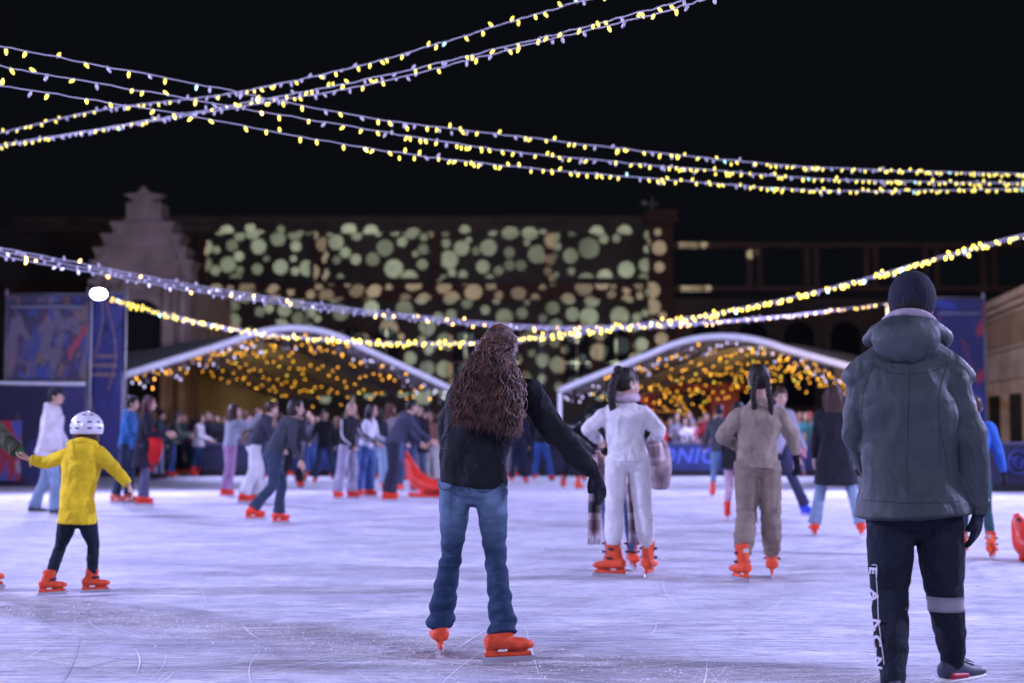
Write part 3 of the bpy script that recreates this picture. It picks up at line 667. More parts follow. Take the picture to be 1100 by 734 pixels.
for sd, ph in ((0, 0), (.5, 1.7)):
    tube(bm, [((h0 + .2 + sd * .6 + .13 * math.sin(z * 2.1 + ph), BY + .33, z), .013, .006) for z in np.linspace(1.6 + sd, ht - .1, 14)], V((1, 0, 0)), 40, 5, 0)
emit('curve_print', bm, M_gold, hb, True)
for k, (a, b_) in enumerate(((.3, .85), (.12, .88), (.15, .8))):
    bm = bmesh.new(); z = W(110, 382 + k * 10, BY).z; x = h0 + (h1 - h0) * a
    while x < h0 + (h1 - h0) * b_:
        l = rnd.uniform(.02, .07); bx(bm, x, x + l, BY + .325, BY + .335, z - .035, z + .035); x += l + .02
    emit('text_line', bm, M_gold, hb)
bm = bmesh.new()
for x in (h0 - .05, h1 + .05): tube(bm, [((x, BY + .45, 0), .03, .03), ((x, BY + .45, ht + .15), .03, .03)], V((1, 0, 0)), 3, 8)
tube(bm, [((h0 - .05, BY + .45, ht + .03), .02, .02), ((h1 + .05, BY + .45, ht + .03), .02, .02)], V((0, 0, 1)), 3, 8); emit('frame', bm, plain('pole_metal', (.3, .3, .33), .4, metal=.6), hb, True)
r0, r1 = W(1003, 400, BY).x, W(1058, 400, BY).x; rz = W(1030, 322, BY).z
rbn = empty('tall_banner', ((r0 + r1) / 2, BY, 0), 'tall dark blue banner with a blurred red shape behind the man in the parka', 'banner')
bm = bmesh.new(); sheet(bm, r0, r1, BY, .25, rz, .05, seed=31); emit('print', bm, art('banner_red', (.035, .04, .13), [((.05, .07, .32), .8, .47, .2), ((.34, .05, .07), 1.3, .56, 1.1), ((.36, .30, .34), 2.4, .66, 2.)], 14), rbn)
bm = bmesh.new(); bx(bm, r0 + .1, r1 - .1, BY - .08, BY - .06, rz - .35, rz - .27); emit('print_line', bm, plain('print_white', (.16, .16, .24), .6), rbn)
bm = bmesh.new()
for x in (r0 - .05, r1 + .04): tube(bm, [((x, BY + .1, 0), .04, .04), ((x, BY + .1, rz + .15), .04, .04)], V((1, 0, 0)), 3, 8)
tube(bm, [((r0 - .05, BY + .1, rz + .05), .02, .02), ((r1 + .05, BY + .1, rz + .05), .02, .02)], V((0, 0, 1)), 3, 8)
emit('frame', bm, plain('pole_metal', (.3, .3, .33), .4, metal=.6), rbn, True)

# ------------------------------------------------------------------ floodlights on masts
def flood(P_, tgt, label, half=.30):
    P_ = V(P_); r = empty('floodlight', (P_.x, P_.y + 1.7, 0), label, 'floodlight', 'floodlights round the rink')
    d_ = (V(tgt) - P_).normalized(); rot = d_.to_track_quat('-Y', 'Z').to_matrix()
    bm = bmesh.new(); tube(bm, [((P_.x, P_.y + 1.7, 0), .05, .05), ((P_.x, P_.y + 1.7, P_.z + .1), .04, .04)], V((1, 0, 0)), 3, 10); tube(bm, [((P_.x, P_.y + 1.72, P_.z + .05), .03, .03), ((P_.x, P_.y + .05, P_.z + .02), .025, .025)], V((1, 0, 0)), 3, 8); emit('mast', bm, plain('pole_metal', (.3, .3, .33), .4, metal=.6), r, True)
    bm = bmesh.new(); box(bm, P_ + V((0, .06, 0)), (half * 1.5, .1, half), rot, .015); emit('housing', bm, plain('black_plastic', (.02, .02, .022), .5), r)
    bm = bmesh.new(); ball(bm, P_, (half * .62, .03, half * .42), (rot.col[0], rot.col[1], rot.col[2]), 16); emit('lamp_panel', bm, plain('lamp', (.8, .8, .8), .3, emis=(.62, .58, 1.0), es=60), r)
flood(FL, (2, 5, 0), 'blazing violet white floodlight on a mast above the hanging blue banner', .27)
flood(FR, (-2, 5, 0), 'floodlight on a mast at the end of the thin right string, behind the man\'s hat', .18)

# ------------------------------------------------------------------ strings of lights over the rink
def kA(q, t):
    x = q.random(); return 'off' if x < .22 - .1 * t else ('cool' if x > .975 else ('gold' if (t < .25 and x > .90) else 'yellow'))
gA = 'strands running from the upper left down to the right'
for i, (pl, lab) in enumerate((([(-60, 40), (0, 50), (205, 89), (400, 127), (560, 147), (740, 168), (900, 181), (1100, 187), (1160, 188)], 'topmost strand of yellow bulbs running down from the upper left to the right edge'),
                               ([(-60, 58), (0, 71), (200, 106), (400, 140), (560, 164), (740, 181), (900, 193), (1100, 197), (1160, 198)], 'middle strand of the three running down from the upper left to the right edge'),
                               ([(-60, 80), (0, 92), (200, 124), (400, 160), (560, 180), (740, 195), (900, 205), (1100, 203), (1160, 203)], 'lowest strand of the three running down from the upper left to the right edge'))):
    ds = np.interp([p[0] for p in pl], [-60, 0, 400, 800, 1100, 1160], [8.6, 9, 11.5, 17, 22, 23])
    light_string(lab, [W(p[0], p[1], d_) for p, d_ in zip(pl, ds)], 100, kA, gA, extra=75, rc=.0048, br=.0115, bl=.034, seed=i + 1)
def kB(q, t):
    x = q.random(); return 'off' if x < .5 else ('cool' if x > .975 else 'yellow')
gB = 'strands running from the left edge up to the top'
for i, (pl, lab) in enumerate((([(-50, 155), (0, 143), (110, 118), (250, 100), (400, 67), (560, 20), (700, -20)], 'upper strand rising from the left edge to the top edge'),
                               ([(-50, 166), (0, 156), (110, 138), (250, 113), (400, 84), (560, 46), (700, 10), (800, -20)], 'middle one of the pale strands rising from the left edge to the top'),
                               ([(-50, 172), (0, 158), (110, 139), (250, 116), (400, 90), (560, 50), (700, 16), (800, -14)], 'lowest of the pale strands rising from the left edge to the top'))):
    ds = np.interp([p[0] for p in pl], [-50, 0, 400, 800], [19, 18, 11.5, 8.0])
    light_string(lab, [W(p[0], p[1], d_) for p, d_ in zip(pl, ds)], 84, kB, gB, rc=.0048, br=.0105, bl=.032, seed=i + 11)
kC = lambda q, t: 'off' if q.random() < (.74 if t < .7 else .35) else ('white_far' if q.random() < .35 else 'gold')
for i in range(3):
    o_ = (-4.0, 0, 4.5)[i]
    pl = [(-60, 255), (0, 270), (110, 291), (230, 313), (400, 336), (560, 351), (650, 352), (740, 348), (850, 339), (952, 326)]
    ds = np.interp([p[0] for p in pl], [-60, 300, 952], [14, 20, 31])
    light_string(('upper', 'middle', 'lower')[i] + ' strand of the mostly unlit violet bundle ending behind the dark hat', [W(p[0], p[1] + o_ * (1 - max(0, p[0]) / 1050), d_) for p, d_ in zip(pl, ds)], 96, kC,
                 'violet bundle from the left edge to the right floodlight', rc=.008, br=.013, bl=.035, seed=i + 31)
kD = lambda q, t: 'off' if q.random() < .12 else ('cool_far' if q.random() < .05 else 'yellow_far')
for i in range(3):
    o_ = (-2.2, 0, 2.6)[i]
    pl = [(100, 315), (150, 331), (220, 349), (300, 361), (400, 367), (500, 368), (560, 364), (650, 354), (740, 343), (830, 325), (920, 302), (1010, 276), (1100, 252), (1150, 240)]
    ds = np.interp([p[0] for p in pl], [110, 560, 1150], [31, 25, 16])
    light_string(('upper', 'middle', 'lower')[i] + ' strand of the bright yellow bundle starting at the left floodlight', [W(p[0], p[1] + o_ * (.6 + .5 * math.sin(p[0] / 90 + i)), d_) for p, d_ in zip(pl, ds)], 98, kD,
                 'yellow bundle from the left floodlight to the right edge', rc=.007, br=.015, bl=.036, seed=i + 41, extra=(70, 60, 60)[i])
# ------------------------------------------------------------------ people
SKIN = (.50, .30, .22)
def skin(c=SKIN): return mat('skin', c, .55, .06, 8., .05, 80.)
def hairm(c): return mat('hair', c, .55, .3, 40., .6, 120., mapscale=(1, 1, .12), spec=.22)
def vn(v): return V(v).normalized()
def perp(fwd, up=V((0, 0, 1))): return V(fwd).cross(up).normalized()

def head_geo(bm, c, f, s=1.0, tilt=V((0, 0, 1))):
    f = vn(f); u = V(tilt).normalized(); f = (f - u * f.dot(u)).normalized(); r = f.cross(u)
    def fn(x, y, z):
        if z < 0:
            k = -z; x *= 1 - .28 * k * k; 
            if y < 0: y *= 1 - .35 * k
        if y > .6: y = .6 + (y - .6) * .75
        return x, y, z
    ball(bm, c + u * .005 * s, (.076 * s, .096 * s, .118 * s), (r, f, u), 20, fn)
    ball(bm, c - u * .075 * s + f * .045 * s, (.040 * s, .042 * s, .035 * s), (r, f, u), 12)      # jaw, chin
    tube(bm, [(c + f * .082 * s + u * .012 * s, .010 * s, .008 * s), (c + f * .103 * s - u * .022 * s, .014 * s, .012 * s), (c + f * .088 * s - u * .036 * s, .014 * s, .008 * s)], r, 6, 8)   # nose
    ball(bm, c + f * .085 * s - u * .054 * s, (.024 * s, .010 * s, .009 * s), (r, f, u), 8)        # lips
    for sx in (-1, 1):
        ball(bm, c + r * sx * .077 * s - u * .008 * s - f * .008 * s, (.010 * s, .020 * s, .031 * s), (r, f, u), 10)
def face_parts(root, c, f, s, tilt=V((0, 0, 1))):
    f = vn(f); u = V(tilt).normalized(); f = (f - u * f.dot(u)).normalized(); r = f.cross(u)
    for sx in (-1, 1):
        bm = bmesh.new(); ball(bm, c + f * .083 * s + r * sx * .032 * s + u * .014 * s, (.014 * s, .008 * s, .008 * s), (r, f, u), 8)
        ball(bm, c + f * .084 * s + r * sx * .033 * s + u * .034 * s, (.020 * s, .007 * s, .004 * s), (r, f, u), 8)
        emit('eye', bm, plain('eye_dark', (.03, .02, .02), .3), root, True)
    bm = bmesh.new(); ball(bm, c + f * .0925 * s - u * .055 * s, (.022 * s, .005 * s, .006 * s), (r, f, u), 8); emit('mouth', bm, plain('lips', (.36, .10, .10), .4), root, True)
def hand_geo(bm, w_, d, n_, side, s=1.0, curl=.5, g=0.0):
    """palm from wrist w_ along d, back of the hand facing n_, thumb on +side*cross"""
    d = vn(d); n_ = (V(n_) - d * V(n_).dot(d)).normalized(); t = d.cross(n_) * side
    tube(bm, [(w_ - d * .03 * s, .027 * s + g, .020 * s + g), (w_, .027 * s + g, .019 * s + g), (w_ + d * .04 * s, .038 * s + g, .017 * s + g), (w_ + d * .082 * s, .040 * s + g, .014 * s + g)], t, 10, 12, .4)
    for k, (o_, ln) in enumerate(((.029, .070), (.010, .078), (-.010, .072), (-.029, .056))):
        p = w_ + d * .075 * s + t * o_ * s; rows = [(p, .0095 * s + g, .0095 * s + g)]; a = curl * .35 + k * .05; dd = d
        for j in range(3):
            dd = (d * math.cos(a) - n_ * math.sin(a)).normalized(); p = p + dd * ln * s * (.45, .32, .25)[j]; rows.append((p, (.0092 - .0009 * j) * s + g, (.0092 - .0009 * j) * s + g)); a += curl * .75
        tube(bm, rows, t, 8, 8, .9)
    p = w_ + d * .018 * s + t * .028 * s
    tube(bm, [(p, .012 * s + g, .012 * s + g), (p + (t * .6 + d * .7).normalized() * .035 * s, .0115 * s + g, .011 * s + g), (p + (t * .45 + d).normalized() * .062 * s - n_ * .012 * s, .010 * s + g, .010 * s + g)], n_, 6, 8, .9)

# skate prototypes (origin on the ice under the ankle, toe along +y)
SK = {}
def skate_meshes(c, far, cuff='tall'):
    k = (tuple(c), far, cuff)
    if k in SK: return SK[k]
    bm = bmesh.new(); X = V((1, 0, 0))
    tube(bm, [((0, -.080, .115), .044, .038), ((0, -.03, .112), .050, .040), ((0, .05, .103), .052, .033), ((0, .11, .098), .053, .028), ((0, .150, .092), .038, .020)], X, 12, 16, .7, power=2.7)
    ch = {'tall': 1.0, 'mid': .72, 'low': .42}[cuff]
    tube(bm, [((0, -.036, .10), .046, .054), ((0, -.022, .10 + .06 * ch), .046, .058), ((0, -.010, .10 + .12 * ch), .050, .060), ((0, -.002, .10 + .185 * ch), .054, .062)], X, 10, 14, .2)
    tube(bm, [((0, .03, .13), .036, .03), ((0, -.005, .13 + .06 * ch), .040, .04 if ch > .5 else .025)], X, 6, 12, .6)
    # blade holder
    tube(bm, [((0, -.10, .045), .012, .014), ((0, .15, .045), .012, .014)], X, 6, 8, .5)
    for y in (-.065, .10): tube(bm, [((0, y, .092), .027, .038), ((0, y, .070), .014, .034), ((0, y, .04), .013, .036)], X, 6, 10, 0)
    t = solid('skate', bm, None, None, .006 if not far else .009, 3); me = t.data; bpy.data.objects.remove(t)
    me.materials.clear(); me.materials.append(mat('skate_shell', c, .55, .25, 16., .2, 40., coat=.04, spec=.3))
    bb = bmesh.new(); pts = [(-.115, .028), (-.12, .012), (-.105, .002), (.15, .002), (.172, .012), (.175, .028), (.16, .036), (-.10, .036)]
    a = [bb.verts.new((-.0025, y, z)) for y, z in pts]; b = [bb.verts.new((.0025, y, z)) for y, z in pts]
    bb.faces.new(a); bb.faces.new(list(reversed(b)))
    for i in range(8): bb.faces.new((a[i], b[i], b[(i + 1) % 8], a[(i + 1) % 8]))
    bmesh.ops.recalc_face_normals(bb, faces=bb.faces)
    m2 = bpy.data.meshes.new('blade'); bb.to_mesh(m2); bb.free(); m2.materials.append(plain('blade_steel', (.6, .6, .65), .3, metal=.9))
    bs = []
    for z, y, wd in ((.155, .005, .052), (.225, -.012, .056)):
        if cuff == 'low' or (cuff == 'mid' and z > .2): continue
        b3 = bmesh.new()
        tube(b3, [(V((math.cos(an) * (wd + .003), y + math.sin(an) * .068 - (.012), z)), .010, .003) for an in [math.pi * (.05 + .9 * k_ / 12) for k_ in range(13)]], V((0, 0, 1)), 20, 6, 0)
        box(b3, (wd + .008, y + .0, z), (.014, .045, .024), bevel=.004); box(b3, (-wd - .006, y, z), (.010, .03, .02), bevel=.003)
        m3 = bpy.data.meshes.new('buckle'); b3.to_mesh(m3); b3.free(); m3.materials.append(plain('buckle_black', (.02, .02, .03), .35)); bs.append(m3)
    b4 = bmesh.new(); box(b4, (0, -.066, .245 if cuff == 'tall' else .18), (.045, .006, .035), bevel=.002); m4 = bpy.data.meshes.new('size_label'); b4.to_mesh(m4); b4.free(); m4.materials.append(plain('tag_pale', (.6, .5, .5), .5))
    SK[k] = (me, m2, bs, m4); return SK[k]
def put_skate(root, ank, d, s, c, far, pitch=0.0, zl=.15, roll=0.0, cuff='low'):
    me, bl, bs, tag_ = skate_meshes(c, far, cuff)
    o = bpy.data.objects.new('skate', me); col.objects.link(o); o.parent = root
    o.location = V(ank) - V((0, 0, zl * s)) - wloc(root); o.scale = (s, s, s); o.rotation_euler = (pitch, roll, math.atan2(-d[0], d[1]))
    kids = [('blade', bl)] + ([] if far else [('buckle', b) for b in bs] + [('size_label', tag_)])
    for nm, m_ in kids:
        q = bpy.data.objects.new(nm, m_); col.objects.link(q); q.parent = o
def put_shoe(root, ank, d, s, c, zl=.08):
    d = V((d[0], d[1], 0)).normalized(); r = V((d.y, -d.x, 0)); a = V(ank)
    g = a - V((0, 0, zl * s))
    bm = bmesh.new(); tube(bm, [(g - d * .065 * s + V((0, 0, .05 * s)), .033 * s, .042 * s), (g + V((0, 0, .052 * s)), .038 * s, .05 * s), (g + d * .08 * s + V((0, 0, .038 * s)), .044 * s, .034 * s), (g + d * .165 * s + V((0, 0, .030 * s)), .038 * s, .024 * s), (g + d * .195 * s + V((0, 0, .026 * s)), .02 * s, .016 * s)], r, 12, 12, .6)
    tube(bm, [(g + V((0, 0, .06 * s)), .036 * s, .042 * s), (g + V((0, 0, .11 * s)), .036 * s, .042 * s)], r, 4, 12, .2)
    sh = solid('shoe', bm, mat('shoe_upper', c, .6, .1, 8., .1, 40.), root, .007, 2)
    bm = bmesh.new(); tube(bm, [(g - d * .09 * s + V((0, 0, .012 * s)), .032 * s, .012 * s), (g + V((0, 0, .012 * s)), .042 * s, .013 * s), (g + d * .09 * s + V((0, 0, .012 * s)), .049 * s, .013 * s), (g + d * .18 * s + V((0, 0, .014 * s)), .038 * s, .012 * s)], r, 12, 12, .6)
    emit('sole', bm, plain('sole_white', (.75, .72, .74), .5), sh, True)
    return sh

FIT = {  # radii along the leg: hip, mid-thigh, knee, calf, ankle (half-width)
    'tight': (.092, .080, .056, .054, .038), 'straight': (.094, .086, .070, .068, .078), 'wide': (.102, .100, .094, .096, .102),
    'flare': (.090, .077, .059, .062, .070), 'cuffed': (.098, .094, .084, .082, .058), 'jog': (.100, .096, .078, .068, .046)}

def build(J, o, root):
    """J: joints (world). o: look."""
    s = o.get('s', 1.0); q = random.Random(o.get('seed', 1)); far = o.get('far', True); vx = o.get('voxel', .013 if far else .009)
    fwd = vn(J['fwd']); across_h = vn(J['hpR'] - J['hpL']); across_s = vn(J['shR'] - J['shL']); wk = o.get('wide', 1.0)
    sk = skin(o.get('skin', SKIN)); hf = vn(J.get('hfwd', fwd)); ht = J.get('htilt', V((0, 0, 1)))
    # ---- body: one continuous surface
    bm = bmesh.new(); head_geo(bm, J['hd'], hf, s * o.get('headk', 1.0), ht)
    tube(bm, [(J['nk'] - V((0, 0, .02 * s)), .060 * s, .060 * s), (J['hd'] - V((0, 0, .05 * s)) - hf * .015 * s, .050 * s, .052 * s)], across_s, 6, 12)
    tube(bm, [(J['pel'] - V((0, 0, .06 * s)), .13 * s * wk, .085 * s), (J['wai'], .115 * s * wk, .075 * s), (J['che'], .135 * s * wk, .085 * s), ((J['che'] + J['nk']) / 2, .14 * s * wk, .075 * s), (J['nk'], .06 * s, .055 * s)], (across_h, across_s), 14, 14)
    for a in 'LR':
        tube(bm, [(J['hp' + a], .070 * s, .070 * s), ((J['hp' + a] + J['kn' + a]) / 2, .062 * s, .062 * s), (J['kn' + a], .045 * s, .045 * s), (J['kn' + a] * .6 + J['an' + a] * .4, .042 * s, .044 * s), (J['an' + a], .030 * s, .032 * s)], across_h, 12, 10)
        ft = vn(J['ft' + a]); g = J['an' + a] - V((0, 0, .04 * s)); tube(bm, [(g - ft * .03 * s, .028 * s, .028 * s), (g + ft * .10 * s, .032 * s, .02 * s)], V((ft.y, -ft.x, 0)), 5, 10)
        tube(bm, [(J['sh' + a], .042 * s, .042 * s), (J['el' + a], .034 * s, .034 * s), (J['wr' + a], .024 * s, .022 * s)], fwd, 10, 10)
        hd_ = vn(J['wr' + a] - J['el' + a]); nn = J.get('bk' + a, across_s * (1 if a == 'R' else -1))
        hand_geo(bm, J['wr' + a] + hd_ * .01, J.get('hdir' + a, hd_), nn, 1 if a == 'R' else -1, s * .98, o.get('curl', .5))
    solid('body', bm, sk, root, .0085 if far else .006, 2)
    if o.get('face', False): face_parts(root, J['hd'], hf, s * o.get('headk', 1.0), ht)
    # ---- trousers
    fit = FIT[o.get('fit', 'straight')]; wa = o.get('wr', .05); lk = o.get('legk', 1.0)
    bm = bmesh.new(); dn = vn(J['pel'] - J['wai'])
    hb = o.get('hipw', .150) * s * wk
    tube(bm, [(J['pel'] - dn * .13 * s, hb * .86, .098 * s), (J['pel'] - dn * .03 * s, hb * .97, .112 * s), (J['pel'] + dn * .05 * s - fwd * .008, hb * 1.04, .122 * s), (J['pel'] + dn * .085 * s, hb * .80, .085 * s)], across_h, 12, 18, .9, power=2.15)
    for a in 'LR':
        hp, kn, an = J['hp' + a], J['kn' + a], J['an' + a]; ph = q.uniform(0, 6)
        end = an + (an - kn).normalized() * o.get('hem', .0) * s
        def wf(t, ang, ph=ph):
            e = wa * (.25 + .9 * math.exp(-((t - .52) / .10) ** 2) + 1.3 * max(0, (t - .62) / .38) ** .8 + .5 * math.exp(-(t / .12) ** 2))
            z = math.sin(t * 46 + 1.6 * math.sin(ang + ph) + ph) * .6 + math.sin(t * 81 + 2.4 * math.sin(ang * 1 + 2 + ph)) * .35 + .4 * math.sin(2 * ang + t * 9 + ph)
            return 1 + e * z
        tube(bm, [(hp + V((0, 0, .03 * s)), fit[0] * s * lk, fit[0] * s * 1.08 * lk), (hp * .5 + kn * .5, fit[1] * s * lk, fit[1] * s * 1.02 * lk), (kn, fit[2] * s * lk, fit[2] * s * 1.02 * lk), (kn * .5 + an * .5 - fwd * .008, fit[3] * s * lk, fit[3] * s * 1.03 * lk), (end, fit[4] * s * lk, fit[4] * s * 1.1 * lk)], across_h, 66 if not far else 24, 18 if not far else 12, .12, wf)
    tr = solid('trousers', bm, o.get('leg_mat') or cloth(o.get('legs', (.03, .03, .05)), 'trouser_cloth'), root, o.get('vleg', vx), o.get('smleg', 2))
    # ---- upper garment
    top = o.get('top', 'jacket'); ez = {'sweater': .024, 'jacket': .028, 'puffer': .045, 'hoodie': .026, 'coat': .036, 'parka': .045}[top] * s
    L_ = o.get('len', {'sweater': .04, 'jacket': .06, 'puffer': .05, 'hoodie': .08, 'coat': .42, 'parka': .16}[top]) * s
    down = V((0, 0, -1)) if top == 'coat' else dn
    puff = top == 'puffer'
    def wt(t, ang):
        z = .024 * math.sin(t * 24 + 2 * math.sin(ang + 1)) + .022 * math.sin(t * 13 + 3 * ang + 2 * math.sin(t * 5)) + .016 * math.sin(t * 37 + 3 * math.sin(ang * 2))
        if puff: z += .035 * abs(math.sin(t * math.pi * 5)) - .01
        if top == 'coat': z += .05 * max(0, .5 - t) * math.sin(7 * ang + 1)
        return 1 + z * o.get('fold', 1.0)
    hw = o.get('hemw', .135 if top in ('sweater', 'hoodie', 'jacket') else (.22 if top == 'coat' else .15)) * s * wk; hm = J['pel'] + down * L_
    rows = [(hm, hw + ez, (hw * .78 if top != 'coat' else hw * .95) + ez)]
    if L_ > .12: rows.append((J['pel'] + down * L_ * .4, (hw + .145 * s * wk) / 2 + ez, .135 * s + ez))
    rows += [(J['wai'], .128 * s * wk + ez, .092 * s + ez), (J['che'], .152 * s * wk + ez, .102 * s + ez), (J['che'] * .45 + J['nk'] * .55, .150 * s * wk + ez * .8, .092 * s + ez * .7), (J['nk'] - V((0, 0, .045 * s)), .130 * s * wk, .082 * s), (J['nk'] - V((0, 0, .012 * s)), .092 * s * wk, .070 * s), (J['nk'] + V((0, 0, .02 * s)), .064 * s, .064 * s)]
    bm = bmesh.new(); tube(bm, rows, (across_h, across_s), 40 if not far else 22, 24 if not far else 16, .08, wt, power=2.25)
    sw = o.get('sleeve', {'sweater': .054, 'jacket': .060, 'puffer': .072, 'hoodie': .060, 'coat': .064, 'parka': .072}[top]) * s
    for a in 'LR':
        sh, el, wr = J['sh' + a], J['el' + a], J['wr' + a]; ph = q.uniform(0, 6)
        inn = sh * .62 + (J['nk'] - V((0, 0, .06 * s))) * .38
        def ws(t, ang, ph=ph):
            e = .07 * (.35 + math.exp(-((t - .55) / .12) ** 2) + .6 * max(0, (t - .75) / .25))
            z = math.sin(t * 34 + 1.8 * math.sin(ang + ph) + ph) * .7 + math.sin(t * 60 + 2 * math.sin(ang + ph * 2)) * .4
            if puff: return 1 + .07 * abs(math.sin(t * math.pi * 8)) - .03 + e * z * .6
            return 1 + e * z * o.get('fold', 1.0)
        tube(bm, [(inn, sw * 1.05, sw * 1.0), (sh, sw * 1.22, sw * 1.15), (sh * .5 + el * .5, sw * 1.04, sw * 1.04), (el, sw * .92, sw * .95), (el * .4 + wr * .6, sw * .82, sw * .84), (wr + (wr - el).normalized() * o.get('slv', .065 if far else .0) * s, sw * o.get('cuff', .62), sw * o.get('cuff', .62))], fwd, 34 if not far else 20, 16 if not far else 10, .15, ws)
    if top in ('hoodie', 'parka') or o.get('hood'):
        hk = o.get('hoodk', 1.0) * s; c0 = J['nk'] + V((0, 0, .015 * s)); r = across_s; f2 = (fwd - r * fwd.dot(r)).normalized()
        if not o.get('nohoodball'):
            ball(bm, c0 - f2 * .075 * hk - V((0, 0, .045 * hk)), (.105 * hk, .062 * hk, .095 * hk), (r, f2, V((0, 0, 1))), 14)
        tube(bm, [(c0 + f2 * (.085 * math.cos(an) - .01) * hk + r * .095 * math.sin(an) * hk - V((0, 0, .03 * math.cos(an) * hk)), .03 * hk, .034 * hk) for an in [math.pi * (.18 + 1.64 * k / 12) for k in range(13)]], V((0, 0, 1)), 20, 8, .5)
    elif top in ('jacket', 'puffer', 'coat'):
        ball(bm, J['nk'] + V((0, 0, .03 * s)) - hf * .01 * s, (.076 * s, .078 * s, .04 * s), (across_s, fwd, V((0, 0, 1))), 14)
    if o.get('extra'): o['extra'](bm)
    tp = solid(o.get('topname', {'sweater': 'sweater', 'jacket': 'jacket', 'puffer': 'puffer_jacket', 'hoodie': 'hoodie', 'coat': 'coat', 'parka': 'parka'}[top]), bm, o.get('top_mat') or cloth(o.get('tc', (.02, .02, .025)), 'top_cloth', .9), root, o.get('vtop', vx), o.get('smtop', 2), o.get('disp', ()) if not far else ())
    # ---- gloves
    if o.get('glove'):
        for a in o.get('gl', 'LR'):
            bm = bmesh.new(); hd_ = vn(J['wr' + a] - J['el' + a]); nn = J.get('bk' + a, across_s * (1 if a == 'R' else -1))
            hand_geo(bm, J['wr' + a] + hd_ * .01, J.get('hdir' + a, hd_), nn, 1 if a == 'R' else -1, s * 1.03, o.get('curl', .5), .0035)
            tube(bm, [(J['wr' + a] - hd_ * .05 * s, .038 * s, .034 * s), (J['wr' + a] + hd_ * .025 * s, .034 * s, .028 * s)], fwd, 5, 12)
            solid('glove', bm, cloth(o['glove'], 'glove_knit'), root, .0055, 1)
    # ---- feet
    for a in 'LR':
        ft = J['ft' + a]
        if o.get('shoes'): put_shoe(root, J['an' + a], ft, s, o['shoes'])
        else: put_skate(root, J['an' + a], ft, s * o.get('skk', 1.0), o.get('skc', (.78, .065, .012)), far, J.get('pitch' + a, 0), .15 / o.get('skk', 1.0) if 0 else .15, J.get('roll' + a, 0), cuff=o.get('boot', 'tall' if o.get('fit') in ('tight', 'jog') else 'low'))
    # ---- hair, hat
    c = J['hd']; u = V(ht).normalized(); f = (hf - u * hf.dot(u)).normalized(); r = f.cross(u); k = s * o.get('headk', 1.0)
    hm_ = hairm(o.get('hair', (.018, .012, .010))); st = o.get('style', 'short'); P = lambda x, y, z: c + r * x * k + f * y * k + u * z * k
    hl = o.get('hlen', .34)
    bm = bmesh.new()
    if st != 'none':
        ball(bm, P(0, -.016, .024), (.086 * k, .098 * k, .112 * k), (r, f, u), 18)
        if st == 'short': ball(bm, P(0, .03, .085), (.066 * k, .06 * k, .045 * k), (r, f, u), 12)
        if st in ('long', 'wavy'):
            am = .10 if st == 'wavy' else .03
            tube(bm, [(P(0, -.03, .09), .07 * k, .06 * k), (P(0, -.075, .0), .092 * k, .055 * k), (P(0, -.085, -.12), .105 * k, .05 * k), (c - f * .10 * k - V((0, 0, hl * .75 * k)), .115 * k, .042 * k), (c - f * .10 * k - V((0, 0, hl * k)), .08 * k, .025 * k)], r, 16, 16, .4, lambda t, a_: 1 + am * math.sin(6 * a_ + t * 9))
            for sx in (-1, 1): tube(bm, [(P(sx * .06, .01, .07), .03 * k, .035 * k), (P(sx * .086, -.005, -.02), .028 * k, .045 * k), (P(sx * .088, .0, -.13), .025 * k, .04 * k), (c + r * sx * .075 * k - f * .0 - V((0, 0, hl * .7 * k)), .02 * k, .03 * k)], f, 10, 8)
        if st == 'bob':
            tube(bm, [(P(0, -.03, .08), .08 * k, .07 * k), (P(0, -.045, -.02), .104 * k, .078 * k), (P(0, -.04, -.10), .108 * k, .07 * k)], r, 10, 16, .4, lambda t, a_: 1 + .06 * math.sin(7 * a_ + t * 5))
        if st in ('pony', 'braid', 'braids'):
            def braid(p0, p1, p2, w0=.022):
                tube(bm, [(p0, w0 * k * 1.3, w0 * k * 1.3), (p1, w0 * k * 1.1, w0 * k * 1.1), ((p1 + p2) / 2 + f * .02 + r * .012, w0 * k, w0 * k), (p2 + f * .03, w0 * k * .5, w0 * k * .5)], r, 40, 10, .6, lambda t, a_: 1 + (.22 * abs(math.sin(t * 34)) if st != 'pony' else .05 * math.sin(5 * a_)))
            if st == 'braids':
                for sx in (-1, 1): braid(P(sx * .045, -.095, .02), P(sx * .062, -.105, -.12), c + r * sx * .07 * k - f * .115 * k - V((0, 0, hl * k)), .019)
            else: braid(P(0, -.115, .05), P(.0, -.15, -.10), c - f * .15 * k - V((0, 0, hl * k)) + r * o.get('bx', 0) * k, .026 if st == 'braid' else .034)
        if st in ('bun', 'braid'): ball(bm, P(.0, -.085, .10), (.045 * k, .042 * k, .040 * k), (r, f, u), 12)
        solid('hair', bm, hm_, root, .009 if far else .006, 2)
    else: bm.free()
    hat = o.get('hat')
    if hat == 'beanie':
        bm = bmesh.new(); ball(bm, P(0, -.012, .035), (.092 * k, .106 * k, .112 * k), (r, f, u), 20, lambda x, y, z: (x, y, max(z, -.35)))
        solid('beanie', bm, cloth(o.get('hatc', (.02, .02, .03)), 'knit'), root, .008, 2)
    if hat == 'cap':
        bm = bmesh.new(); ball(bm, P(0, -.008, .05), (.088 * k, .102 * k, .085 * k), (r, f, u), 18, lambda x, y, z: (x, y, max(z, -.15)))
        tube(bm, [(P(0, .07, .045), .06 * k, .008 * k), (P(0, .15, .035), .045 * k, .006 * k)], r, 5, 12)
        solid('cap', bm, cloth(o.get('hatc', (.02, .02, .03)), 'cap_cloth'), root, .007, 1)
    return dict(top=tp, trousers=tr)

